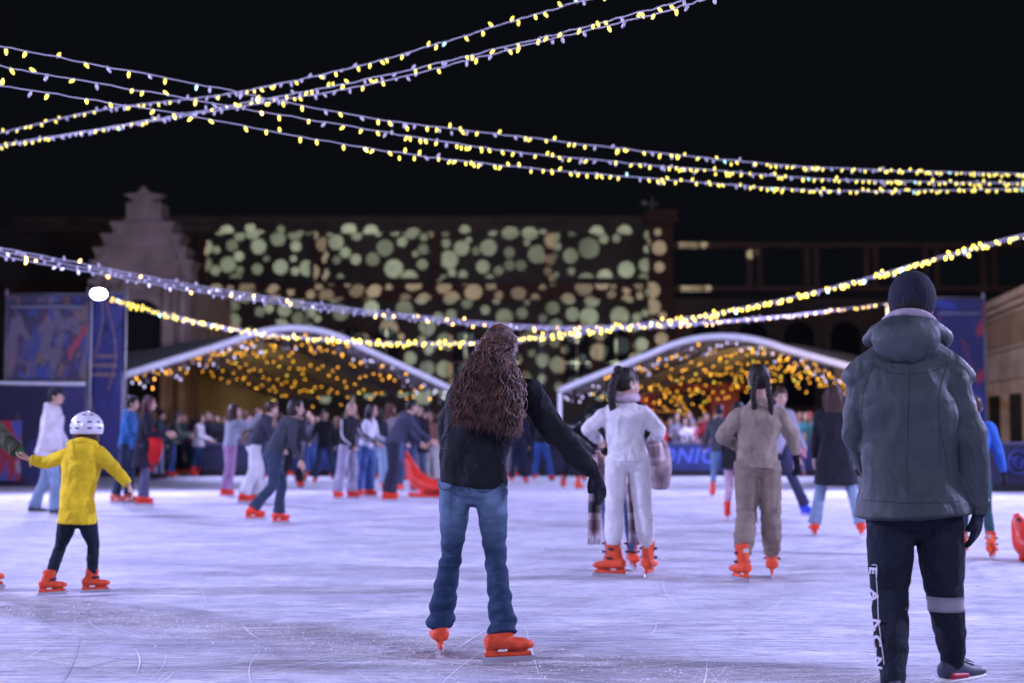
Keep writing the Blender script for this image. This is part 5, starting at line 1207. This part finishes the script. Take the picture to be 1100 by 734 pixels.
def hang(bm, x0, x1, y0, y1, d, bulge=.03, fr=True, nx=14, nz_=18, skew=0, sd=1):
    """cloth hanging from photo row y0 to y1 at depth d"""
    A = []
    for j in range(nz_ + 1):
        t = j / nz_; row = []
        for i in range(nx + 1):
            u = i / nx; p = W(x0 + (x1 - x0) * u + skew * t + 1.2 * math.sin(t * 5 + sd), y0 + (y1 - y0) * t, d); p.y += bulge * math.sin(u * 9 + t * 2 + sd) + .02 * math.sin(t * 6); row.append(p)
        A.append(row)
    a = [[bm.verts.new(p) for p in r_2] for r_2 in A]; b = [[bm.verts.new(p + V((0, .012, 0))) for p in r_2] for r_2 in A]
    for j in range(nz_):
        for i in range(nx): bm.faces.new((a[j][i], a[j + 1][i], a[j + 1][i + 1], a[j][i + 1])); bm.faces.new((b[j][i], b[j][i + 1], b[j + 1][i + 1], b[j + 1][i]))
    for j in range(nz_):
        for i, fl in ((0, 0), (nx, 1)):
            q = (a[j][i], b[j][i], b[j + 1][i], a[j + 1][i]); bm.faces.new(q if not fl else tuple(reversed(q)))
    if fr:
        for i in range(0, nx + 1): p = A[nz_][i]; tube(bm, [(p, .004, .004), (p + V((.012 * math.sin(i * 2.3), 0, -.10)), .003, .003)], V((1, 0, 0)), 3, 4, .3)
    for q in bm.faces: q.smooth = True

# --- companion in front of her, in black, wrapped in the tartan scarf
cd = 11.9
J = dict(fwd=V((-.1, -1, 0)), hfwd=V((.2, -1, 0)), htilt=Z3, pel=W(664, 487, cd), wai=W(664, 475, cd), che=W(664, 452, cd), nk=W(666, 432, cd), hd=W(677, 417, cd),
         hpL=W(674, 494, cd), hpR=W(652, 494, cd), knL=W(676, 540, cd), knR=W(652, 540, cd), anL=onice(679, 12.0), anR=onice(655, 12.0),
         shL=W(686, 442, cd), shR=W(642, 444, cd), elL=W(700, 470, cd + .1), wrL=W(696, 486, cd), elR=W(616, 463, cd - .02), wrR=W(640, 485, cd - .15), ftL=V((.1, -1, 0)), ftR=V((-.2, -1, 0)))
root = empty('person', G(666, 612), 'person in a shiny black puffer jacket mostly hidden in front of the woman in white', 'person')
build(J, dict(s=.95, far=False, voxel=.011, top='puffer', top_mat=mat('glossy_nylon', (.010, .010, .014), .32, .1, 5., .3, 30., spec=.6), legs=(.05, .10, .22), fit='tight', style='short', skc=ORANGE, len=.10), root)
scf = empty('scarf', (W(655, 520, 11.7)), 'long fringed tartan scarf hanging between the woman in white and her companion', 'scarf')
bm = bmesh.new(); hang(bm, 635, 649, 486, 572, 11.72, skew=-3); emit('left_end', bm, M_tart, scf)
bm = bmesh.new(); hang(bm, 672, 685, 490, 572, 11.74, skew=2, sd=3); emit('right_end', bm, M_tart, scf)
bag = empty('tartan_bag', W(707, 500, 11.6), 'pinkish tartan shawl bundled under the right arm of the woman in white', 'shawl')
bm = bmesh.new(); tube(bm, [(W(703, 472, 11.55), .07, .05), (W(707, 486, 11.6), .095, .07), (W(709, 505, 11.6), .10, .075), (W(709, 523, 11.6), .075, .05)], V((1, 0, 0)), 14, 16, .6, lambda t, a: 1 + .06 * math.sin(5 * a + t * 6))
solid('cloth', bm, mat('pink_wool', (.42, .31, .32), .9, .2, 9., .4, 60., c2=(.17, .12, .14)), bag, .010, 2)
bm = bmesh.new(); tube(bm, [(W(701, 478, 11.52), .075, .055), (W(704, 494, 11.52), .085, .06)], V((1, 0, 0)), 8, 14, .6); emit('fold', bm, M_tart, bag, True)

# --- woman in the beige tracksuit
bd = 11.15
J = dict(fwd=V((.05, 1, 0)), hfwd=V((.0, 1, 0)), htilt=V((0, .05, 1)), pel=W(813, 492, bd), wai=W(814, 474, bd), che=W(815, 452, bd), nk=W(815, 431, bd), hd=W(815, 409, bd),
         hpL=W(802, 500, bd), hpR=W(826, 500, bd), knL=W(802, 552, bd + .02), knR=W(828, 548, bd + .03), anL=onice(796, 11.05), anR=onice(828, 11.35),
         shL=W(792, 448, bd), shR=W(838, 448, bd), elL=W(777, 468, bd + .02), wrL=W(790, 480, bd + .22), elR=W(851, 468, bd), wrR=W(855, 489, bd), ftL=V((-.35, 1, 0)), ftR=V((.2, 1, 0)), hdirR=V((.1, 0, -1)))
root = empty('person', G(812, 622), 'woman in a plain beige tracksuit seen from behind, dark hair in two braids, dark gloves', 'person')
build(J, dict(s=.99, far=False, voxel=.009, top='sweater', tc=(.27, .215, .17), legs=(.24, .19, .15), fit='cuffed', hipw=.150, hem=-.05, boot='tall', wr=.08, style='braids', hlen=.34, len=.075, hemw=.148, sleeve=.061, cuff=.72, skc=ORANGE, disp=((.16, .036), (.06, .006)), glove=(.012, .012, .018), gl='R', curl=.5, fold=1.6), root)

# ------------------------------------------------------------------ skaters in the middle distance
A_ = person
BLK = (.014, .014, .020); NVY = (.016, .020, .040); JN = (.055, .085, .16); JD = (.032, .046, .085); JL = (.22, .30, .42); WHT = (.60, .58, .62); GRY = (.16, .16, .20)
RED = (.78, .05, .015)
br = (.045, .020, .014); dk = (.014, .010, .009)
A_('person in grey cardigan and jeans leaning into a glide, arms low, short dark hair', 286, 564, 1.60, pose=dict(head=62, lean=24, side=0, look=80, legs=((22, 3, 26), (-8, 4, 34)), arms=((22, 30, 22, 30), (-6, 12, 30)), hs=0), top='sweater', tc=(.040, .042, .060), legs=JD, fit='straight', style='bob', hair=dk, far=False, face=True, voxel=.009, skc=RED)
A_('woman in a long flaring black coat and pale blue jeans, brown hair, skating away', 900, 577, 1.62, pose=dict(head=12, lean=4, legs=((3, 11, 2), (-6, 14, 6)), arms=((6, 10, 12), (8, 10, 12))), top='coat', tc=BLK, len=.36, legs=JL, fit='straight', style='long', hair=br, far=False, voxel=.010, skc=RED)
A_('person in a thick white hooded puffer, black cap and pale jeans beside the left fence', 48, 553, 1.80, pose=dict(head=82, lean=4, look=95, legs=((-10, 3, 10), (14, 3, 12)), arms=((10, 8, 20), (-4, 8, 25))), top='puffer', tc=(.62, .58, .60), legs=JL, fit='straight', style='short', hair=dk, hat='cap', hatc=(.02, .02, .03), hood=True, shoes=(.05, .05, .06), face=True, voxel=.011, far=False, len=.14, glove=(.015, .015, .02))
A_('man in a bright blue hooded jacket and jeans in left profile group, dark short hair', 131, 541, 1.68, pose=dict(head=88, lean=6, legs=((8, 3, 14), (-4, 3, 10)), arms=((20, 6, 40), (12, 6, 45))), top='jacket', tc=(.04, .14, .36), hood=True, legs=JD, fit='straight', style='short', hair=dk, face=True, skc=(.8, .16, .10), far=False, voxel=.011)
ww, Jw = A_('woman in a long dark coat with a hanging red scarf, grey jeans, auburn hair', 154, 543, 1.66, pose=dict(head=80, lean=5, legs=((2, 3, 6), (6, 3, 8)), arms=((16, 5, 70), (14, 6, 78))), top='coat', tc=(.020, .018, .030), len=.36, hemw=.17, legs=(.09, .09, .16), fit='straight', style='long', hair=(.09, .03, .04), face=True, skc=RED, far=False, voxel=.011)
bm = bmesh.new(); D_ = Jw['nk'].y
for a_, x0, x1, x2, dd in ((0, 160, 166, 160, -.12), (1, 163, 170, 164, .05)):
    tube(bm, [(W(159, 452, D_ + dd), .06, .05), (W(x0 + 1, 466, D_ + dd), .06, .04), (W(x1, 478, D_ + dd - .04), .075, .04), (W(x2 + 1, 495, D_ + dd), .085, .035), (W(x2 - 6, 506, D_ + dd), .06, .02)], V((1, 0, 0)), 14, 12, .4, lambda t, a: 1 + .1 * math.sin(4 * a + t * 8))
red_sc = empty('scarf', W(163, 480, D_), 'bright red scarf hanging down the front of the woman in the dark coat', 'scarf'); solid('cloth', bm, cloth((.60, .018, .020), 'red_wool'), red_sc, .011, 2)
A_('long haired skater in lilac trousers and grey top, arm raised to her face', 243, 534, 1.60, pose=dict(head=60, lean=5, legs=((6, 4, 12), (-6, 5, 8)), arms=((50, 10, 90), (70, 25, 75))), top='sweater', tc=(.24, .26, .30), legs=(.30, .17, .29), fit='wide', style='long', hlen=.30, hair=br, skc=RED, voxel=.011)
A_('skater in a dark hooded jacket and loose white trousers bent behind the cardigan skater', 268, 541, 1.66, pose=dict(head=70, lean=22, legs=((14, 4, 22), (-4, 4, 20)), arms=((15, 8, 25), (10, 8, 35))), top='jacket', tc=(.035, .035, .055), legs=WHT, fit='wide', style='short', hair=br, skc=RED, voxel=.011, hood=True)
A_('person in dark clothes between the cardigan skater and the boy with the chest mark', 313, 524, 1.66, pose=dict(head=150, lean=6, legs=((10, 5, 20), (-8, 5, 10)), arms=((20, 8, 30), (10, 18, 40))), top='jacket', tc=(.03, .03, .04), legs=BLK, fit='straight', style='short', hair=dk, face=True, skc=RED)
A_('boy in a black sweatshirt with a small pale chest mark and dark jeans', 349, 520, 1.62, pose=dict(head=172, lean=2, legs=((4, 12, 4), (-2, 9, 4)), arms=((-14, 12, 40), (-8, 26, 70))), top='hoodie', tc=BLK, legs=JD, fit='straight', style='short', hair=dk, face=True, skc=RED)
st_, Js = A_('blonde skater in a black track jacket with white sleeve stripe and pale grey sweatpants', 370, 536, 1.62, pose=dict(head=120, lean=7, look=140, legs=((6, 5, 14), (-4, 6, 6)), arms=((20, 14, 45), (10, 10, 40))), top='jacket', tc=BLK, legs=(.34, .32, .42), fit='wide', style='pony', hair=(.30, .18, .09), face=True, skc=RED, voxel=.010)
bm = bmesh.new()
for a in 'LR': 
    s_, e_, w_ = Js['sh' + a], Js['el' + a], Js['wr' + a]; of = V((-.055, -.045, 0)) if a == 'R' else V((.0, -.075, 0))
    tube(bm, [(s_ + of + V((0, 0, .03)), .014, .01), (e_ + of, .014, .01), (w_ + of * .7, .012, .01)], V((1, 0, 0)), 12, 8, .3)
emit('sleeve_stripe', bm, plain('white_print', (.62, .58, .66), .7), st_, True)
A_('girl in white jumper and blue jeans with long black hair beside the track jacket', 390, 534, 1.60, pose=dict(head=110, lean=8, look=100, legs=((4, 3, 8), (-6, 3, 6)), arms=((14, 8, 50), (10, 8, 50))), top='sweater', tc=(.50, .50, .58), legs=(.05, .10, .26), fit='wide', style='long', hair=dk, face=True, skc=RED, voxel=.011)
A_('person in dark top and pale wide jeans behind the girl in the white jumper', 405, 526, 1.60, pose=dict(head=10, lean=2, legs=((2, 5, 2), (-2, 5, 2)), arms=((8, 6, 20), (8, 6, 20))), top='jacket', tc=(.03, .035, .05), legs=(.26, .36, .48), fit='wide', style='long', hair=dk, skc=RED)
A_('tall person in a charcoal hooded jacket and black trousers bending over a red skating aid', 418, 538, 1.74, pose=dict(head=70, lean=26, legs=((12, 5, 24), (-4, 5, 10)), arms=((30, 8, 20), (38, 8, 20))), top='jacket', tc=(.05, .05, .085), legs=(.022, .022, .045), fit='wide', style='short', hair=dk, hood=True, skc=RED, far=False, voxel=.011)
A_('woman with long chestnut hair and a cream scarf at the back of the left group', 415, 524, 1.70, pose=dict(head=60, lean=3, legs=((4, 4, 6), (-4, 4, 4)), arms=((20, 10, 60), (10, 8, 50))), top='jacket', tc=(.30, .26, .27), legs=JD, fit='straight', style='long', hair=(.11, .045, .03), face=False, skc=RED)
A_('person in a navy coat and blue jeans just behind the bending person', 437, 528, 1.66, pose=dict(head=140, lean=6, legs=((4, 4, 8), (-4, 4, 6)), arms=((14, 8, 40), (10, 12, 40))), top='jacket', tc=NVY, legs=JN, fit='straight', style='long', hair=dk, face=True, skc=RED)
A_('tall girl in a black coat with straight brown hair, left of the tan top', 449, 523, 1.66, pose=dict(head=155, lean=2, legs=((2, 4, 2), (-2, 4, 2)), arms=((8, 8, 20), (8, 8, 20))), top='coat', len=.22, tc=BLK, legs=(.10, .12, .20), fit='straight', style='long', hair=br, face=True, skc=RED)
A_('girl in a tan and black top and white trousers near the curly haired woman', 464, 520, 1.58, pose=dict(head=200, lean=4, legs=((2, 5, 2), (-2, 5, 4)), arms=((10, 10, 40), (10, 10, 40))), top='jacket', tc=(.30, .14, .10), legs=(.55, .52, .52), fit='wide', style='long', hair=dk, face=True, skc=RED)
A_('person in dark clothes with a pale face, half hidden by the curly haired woman\'s hair', 474, 517, 1.62, pose=dict(head=170, lean=2), top='jacket', tc=BLK, legs=BLK, fit='straight', style='short', hair=br, face=True, skc=RED)
A_('small girl in black glimpsed between the boy with chest mark and the track jacket', 336, 512, 1.56, pose=dict(head=190, lean=2), top='sweater', tc=(.05, .05, .07), legs=(.04, .08, .22), fit='wide', style='long', hair=dk, face=True, skc=RED)
# far left
A_('man in a green grey quilted jacket and jeans by the far left boards', 183, 513, 1.62, pose=dict(head=75, lean=8, legs=((4, 5, 8), (-4, 5, 6)), arms=((30, 8, 60), (20, 8, 60))), top='puffer', tc=(.10, .12, .10), legs=(.04, .07, .18), fit='straight', style='short', hair=(.10, .08, .09), face=True, skc=RED)
A_('person in dark top and pale blue jeans in front of the hanging banner, dark skates', 169, 515, 1.64, pose=dict(head=95, lean=3), top='jacket', tc=(.04, .06, .07), legs=(.26, .34, .48), fit='straight', style='short', hair=dk, skc=(.06, .02, .03), face=True)
A_('woman in a white fleece coat and dark jeans with long brown hair, far left group', 211, 512, 1.58, pose=dict(head=95, lean=4, legs=((2, 4, 4), (-4, 4, 4)), arms=((12, 6, 50), (10, 6, 60))), top='coat', len=.12, hemw=.15, tc=(.56, .52, .56), legs=(.02, .04, .10), fit='tight', style='long', hair=br, skc=RED, face=True)
A_('bald man in a dark jacket leaning on the blue far board', 197, 508, 1.62, pose=dict(head=175, lean=8), top='jacket', tc=(.03, .02, .05), legs=JD, style='none', face=True, skc=RED)
A_('grey haired person in a black body warmer behind the white fleece coat', 224, 509, 1.62, pose=dict(head=150, lean=6), top='puffer', tc=BLK, legs=JD, style='short', hair=(.30, .28, .30), face=True, skc=RED)
A_('person in a pale grey top holding a phone up high, behind the lilac trousers', 256, 510, 1.72, pose=dict(head=175, lean=0, arms=((80, 8, 80), (95, 8, 70))), top='sweater', tc=(.28, .30, .38), legs=JD, style='short', hair=(.25, .22, .24), face=True, skc=RED)
A_('child in dark violet jacket between the man in blue and the child in yellow', 118, 508, 1.52, pose=dict(head=170, lean=2), top='jacket', tc=(.06, .05, .14), legs=NVY, style='short', hair=br, face=True, skc=RED)
ex = [(205, 510, 'maroon', 'first small figure right of the green quilted jacket', (.14, .02, .04)), (232, 511, 'black', 'small figure directly left of the lilac trousers', BLK), (279, 516, 'grey', 'skater half hidden behind the cardigan skater\'s back', (.14, .14, .18)),
      (297, 517, 'dark blue', 'skater just behind the cardigan skater\'s outstretched arm', (.02, .03, .09)), (324, 517, 'charcoal', 'skater shoulder to shoulder with the boy with the chest mark', (.04, .04, .05)), (360, 514, 'black', 'dark figure left of the blonde skater', BLK),
      (381, 518, 'pale grey', 'figure squeezed between the track jacket and the white jumper', (.30, .30, .36)), (398, 515, 'black', 'dark figure right of the white jumper', BLK), (427, 516, 'violet', 'figure behind the bending charcoal jacket', (.14, .10, .24)),
      (443, 517, 'pale blue', 'figure above the red aid at the left group\'s end', (.24, .28, .42)), (457, 514, 'grey', 'figure between the black coat and the tan top', (.16, .15, .18)), (470, 512, 'wine red', 'farthest figure left of the curly hair', (.20, .03, .06)),
      (484, 514, 'black', 'dark figure right behind the curly haired woman', BLK), (598, 511, 'white', 'pale figure above the crouching skater', WHT), (548, 513, 'navy', 'figure hidden behind the puffer sleeve', NVY)]
ex += [(156, 511, 'black', 'head behind the auburn haired woman\'s back', BLK), (193, 510, 'dark green', 'figure right against the green quilted jacket', (.03, .07, .05)), (218, 510, 'navy', 'figure tucked behind the white fleece coat', NVY), (247, 511, 'black', 'figure behind the raised arm of the lilac trousers skater', BLK),
       (263, 511, 'brown', 'figure behind the loose white trousers', (.10, .06, .04)), (289, 511, 'black', 'figure behind the cardigan skater\'s chest', BLK), (308, 512, 'dark grey', 'figure deep behind the cardigan skater\'s hand', (.06, .06, .07)), (330, 511, 'navy', 'figure at the boy with the chest mark\'s right arm', NVY),
       (343, 510, 'brick red', 'figure behind the boy with the chest mark', (.22, .05, .03)), (368, 511, 'black', 'figure behind the blonde skater', BLK), (388, 511, 'dark teal', 'figure behind the white jumper', (.03, .09, .10)), (410, 511, 'black', 'figure behind the bending person\'s back', BLK),
       (434, 511, 'grey', 'deepest figure above the red aid', (.12, .12, .15)), (451, 510, 'black', 'deepest figure behind the tan top', BLK), (478, 510, 'lilac', 'figure peeping past the curly hair', (.30, .24, .36)), (176, 510, 'purple', 'figure left of the green quilted jacket', (.12, .06, .18))]
for i, (x, y, cn, wh, c_) in enumerate(ex):
    A_('%s, %s top' % (wh, cn), x, y, 1.5 + .045 * (i * 7 % 5), pose=dict(head=(40, 160, 200, 110, 250, 20, 175)[i % 7], lean=2 + i % 4, legs=((5, 5, 8), (-5, 5, 6)), arms=((12 + 6 * (i % 4), 8, 40), (10, 10, 30 + 8 * (i % 3)))), top=('jacket', 'puffer', 'sweater', 'coat')[i % 4], **({'len': .15, 'hemw': .16} if i % 4 == 3 else {}), tc=c_, legs=(JD, BLK, JN, JL, (.30, .27, .30))[i % 5], fit=('straight', 'wide')[i % 2], style=('long', 'short', 'long', 'bob', 'pony')[i % 5], hair=(dk, br, (.16, .09, .05))[i % 3], face=True, skc=RED, voxel=.014)
# seated people along the far left boards
# right of the curly haired woman
A_('bending skater in a black top and bright blue jeans right of the curly haired woman', 583, 517, 1.62, pose=dict(head=20, lean=30, legs=((18, 9, 22), (10, 12, 12)), arms=((40, 8, 20), (40, 8, 20))), top='jacket', tc=BLK, legs=(.05, .12, .38), fit='straight', style='short', hair=dk, skc=RED)
A_('skater in dark navy clothes directly beside the curly haired woman\'s waist', 557, 520, 1.66, pose=dict(head=10, lean=6, legs=((2, 6, 6), (-2, 6, 8))), top='jacket', tc=(.02, .02, .04), legs=(.018, .022, .05), fit='straight', style='short', hair=dk, skc=(.75, .10, .10))
A_('skater dressed all in black, second figure right of the curly haired woman', 570, 514, 1.64, pose=dict(head=0, lean=4), top='jacket', tc=BLK, legs=BLK, fit='straight', style='long', hair=dk, skc=RED)
A_('crouching skater in a shiny black jacket and black trousers behind the outstretched glove', 613, 526, 1.56, pose=dict(head=30, lean=38, legs=((32, 8, 46), (26, 8, 40)), arms=((40, 20, 30), (20, 40, 30))), top='puffer', top_mat=mat('glossy_nylon', (.010, .010, .014), .32, .1, 5., .3, 30., spec=.6), legs=BLK, fit='jog', style='short', hair=dk, skc=ORANGE, far=False, voxel=.011)
A_('person in a maroon jacket seen between the woman in white and her outstretched arm', 634, 518, 1.70, pose=dict(head=160, lean=2), top='jacket', tc=(.10, .02, .05), legs=NVY, style='short', hair=br, face=True, skc=RED)
A_('person in a bright red jacket beside the elbow of the woman in white', 708, 511, 1.54, pose=dict(head=190, lean=2), top='jacket', tc=(.55, .03, .03), legs=NVY, style='short', hair=dk, face=True, skc=RED)
A_('skater in a dark puffer jacket with a black bag, left of the beige tracksuit', 774, 534, 1.60, pose=dict(head=5, lean=12, legs=((4, 4, 4), (-4, 4, 8)), arms=((10, 16, 30), (10, 10, 30))), top='puffer', tc=(.05, .055, .065), legs=(.12, .20, .32), fit='tight', style='short', hair=dk, skc=RED, len=.12)
A_('skater in a long black coat and pink trousers right behind the beige tracksuit', 791, 560, 1.50, pose=dict(head=20, lean=10, legs=((2, 4, 4), (-6, 4, 6)), arms=((10, 10, 20), (10, 8, 30))), top='coat', len=.20, tc=BLK, legs=(.50, .33, .40), fit='tight', style='short', hair=dk, skc=RED)
A_('skater on blue skates facing us, half hidden by the beige tracksuit', 843, 560, 1.66, pose=dict(head=170, lean=6, side=-8, legs=((6, 24, 2), (-2, 2, 2)), arms=((20, 10, 30), (20, 10, 30))), top='jacket', tc=(.30, .28, .36), legs=(.035, .035, .075), fit='straight', style='short', hair=br, face=True, skc=(.03, .07, .62))
A_('child in pink on orange skates sitting low beside the far boards', 858, 512, 1.02, pose=dict(head=180, lean=14, legs=((50, 10, 80), (50, 10, 80)), arms=((40, 10, 20), (40, 10, 20))), top='jacket', tc=(.60, .22, .34), legs=(.40, .30, .36), style='short', hair=br, face=True, skc=RED)
A_('child in a bright blue jacket peeking out behind the parka sleeve on orange skates', 1050, 600, 1.42, pose=dict(head=20, lean=4, side=2, legs=((4, 3, 4), (-4, 6, 4)), arms=((4, 12, 20), (6, 18, 16))), top='jacket', tc=(.04, .13, .50), legs=(.03, .08, .10), fit='tight', style='short', hair=br, skc=(.80, .10, .03), far=False, voxel=.010, glove=BLK)

# ------------------------------------------------------------------ spectators behind the far boards on the right
q = random.Random(77)
cols = [('black', BLK), ('white', (.55, .53, .58)), ('dark red', (.25, .02, .03)), ('grey', (.18, .18, .22)), ('navy', NVY), ('pink', (.50, .22, .32)), ('brown', (.14, .08, .05)), ('teal', (.04, .16, .18)), ('purple', (.14, .07, .22)), ('olive', (.09, .09, .05))]
spots_ = [(718, 'black', 'first spectator right of the woman in white'), (727, 'grey', 'bare headed spectator'), (736, 'white', 'spectator near the lettered board\'s left end'), (744, 'pink', 'short spectator above the lettered board'),
          (752, 'white', 'spectator above the end of the lettered board'), (761, 'dark red', 'spectator left of the dark puffer'), (769, 'grey', 'spectator behind the dark puffer'), (842, 'navy', 'spectator at the beige glove'), (849, 'white', 'pale clad spectator right of the beige glove'),
          (857, 'pink', 'spectator above the seated child'), (864, 'teal', 'spectator left of the long black coat'), (871, 'grey', 'spectator at the black coat\'s sleeve'), (725, 'navy', 'back row spectator'), (741, 'brown', 'back row spectator over the lettered board'), (756, 'purple', 'back row spectator near the red stall'), (846, 'black', 'back row spectator right of the beige tracksuit'), (866, 'olive', 'back row spectator near the long black coat')]
for i, (px, cn, where) in enumerate(spots_):
    dd = 39.4 + (1.6 if i > 11 else 0) + q.uniform(-.2, .4); H = q.uniform(1.52, 1.74) + (.06 if i > 11 else 0); h = q.uniform(140, 220)
    A_('%s in a %s jacket behind the far boards' % (where, cn), px, 470, H, 'spectators behind the far boards', pose=dict(head=h, lean=q.uniform(0, 8), d=dd, arms=((q.uniform(5, 50), 8, q.uniform(30, 90)), (q.uniform(5, 50), 8, q.uniform(30, 90)))), top=q.choice(('jacket', 'puffer', 'sweater')), tc=dict(cols)[cn], legs=q.choice((NVY, BLK, JD)), style=q.choice(('short', 'long', 'long', 'bob')), hair=q.choice((dk, br, (.2, .12, .07))), face=True, shoes=BLK, hat=q.choice((None, None, 'beanie')), hatc=q.choice((BLK, (.4, .1, .1), (.3, .3, .4))), voxel=.016)
# a few people inside the left marquee
for i, (px, cn, where) in enumerate(((140, 'black', 'person standing behind the hanging banner\'s right edge'), (236, 'navy', 'person inside the left marquee behind the lilac trousers'), (300, 'brown', 'person inside the left marquee behind the cardigan skater'), (325, 'grey', 'person inside the left marquee left of the boy in black'), (430, 'purple', 'person inside the left marquee behind the bending person'), (458, 'black', 'person inside the left marquee close to the curly hair'), (482, 'navy', 'rightmost person inside the left marquee'))):
    A_('%s, %s jacket' % (where, cn), px, 470, q.uniform(1.55, 1.75), 'people inside the left marquee', pose=dict(head=q.uniform(130, 230), lean=3, d=39.6 + q.uniform(0, 1.5)), top='jacket', tc=dict(cols)[cn], legs=NVY, style=q.choice(('short', 'long')), hair=q.choice((dk, br)), face=True, shoes=BLK, voxel=.016)

# ------------------------------------------------------------------ seal shaped skating aids
M_aid = mat('red_plastic', (.75, .045, .03), .32, .06, 2., .05, 20., coat=.3)
def aid(label, base, hdg, s=1.0):
    b = V(base); f = V((math.cos(hdg), math.sin(hdg), 0)); r = V((-f.y, f.x, 0))
    root = empty('skating_aid', b, label, 'skating aid', 'seal shaped skating aids')
    P = lambda x, z: b + f * x * s + Z3 * z * s
    bm = bmesh.new()
    tube(bm, [(P(-.10, .80), .03, .03), (P(-.07, .68), .05, .07), (P(.0, .50), .09, .11), (P(.10, .32), .17, .15), (P(.34, .20), .22, .13), (P(.62, .17), .20, .11), (P(.86, .20), .13, .08), (P(.98, .27), .06, .04)], r, 26, 18, .6)
    tube(bm, [(P(-.05, .05), .05, .03), (P(.9, .05), .05, .03)], r, 8, 12, .8)
    for sx in (-1, 1): tube(bm, [(P(.0, .03) + r * sx * .17, .03, .022), (P(.2, .03) + r * sx * .19, .032, .025), (P(.85, .03) + r * sx * .15, .028, .02)], r, 8, 10, .8); tube(bm, [(P(.2, .2) + r * sx * .12, .05, .04), (P(.22, .05) + r * sx * .18, .05, .03)], f, 5, 10)
    for sx in (-1, 1): tube(bm, [(P(.92, .24), .03, .06), (P(1.06, .34) + r * sx * .12, .015, .05)], r, 6, 10, .6)
    solid('body', bm, M_aid, root, .012, 4)
    bm = bmesh.new(); tube(bm, [(P(-.08, .72) - r * .20 * s, .018, .018), (P(-.08, .72) + r * .20 * s, .018, .018)], Z3, 4, 10, .6); emit('handle', bm, plain('grip_black', (.03, .03, .03), .5), root, True)
g_ = G(442, 534); aid('red plastic skating aid pushed by the bending person in charcoal', (g_.x, g_.y, 0), R(-8), 1.02)
g_ = G(1094, 603); aid('red seal shaped skating aid cut off by the right edge, its snout pointing up', (g_.x + .05, g_.y, 0), R(-12), .52)
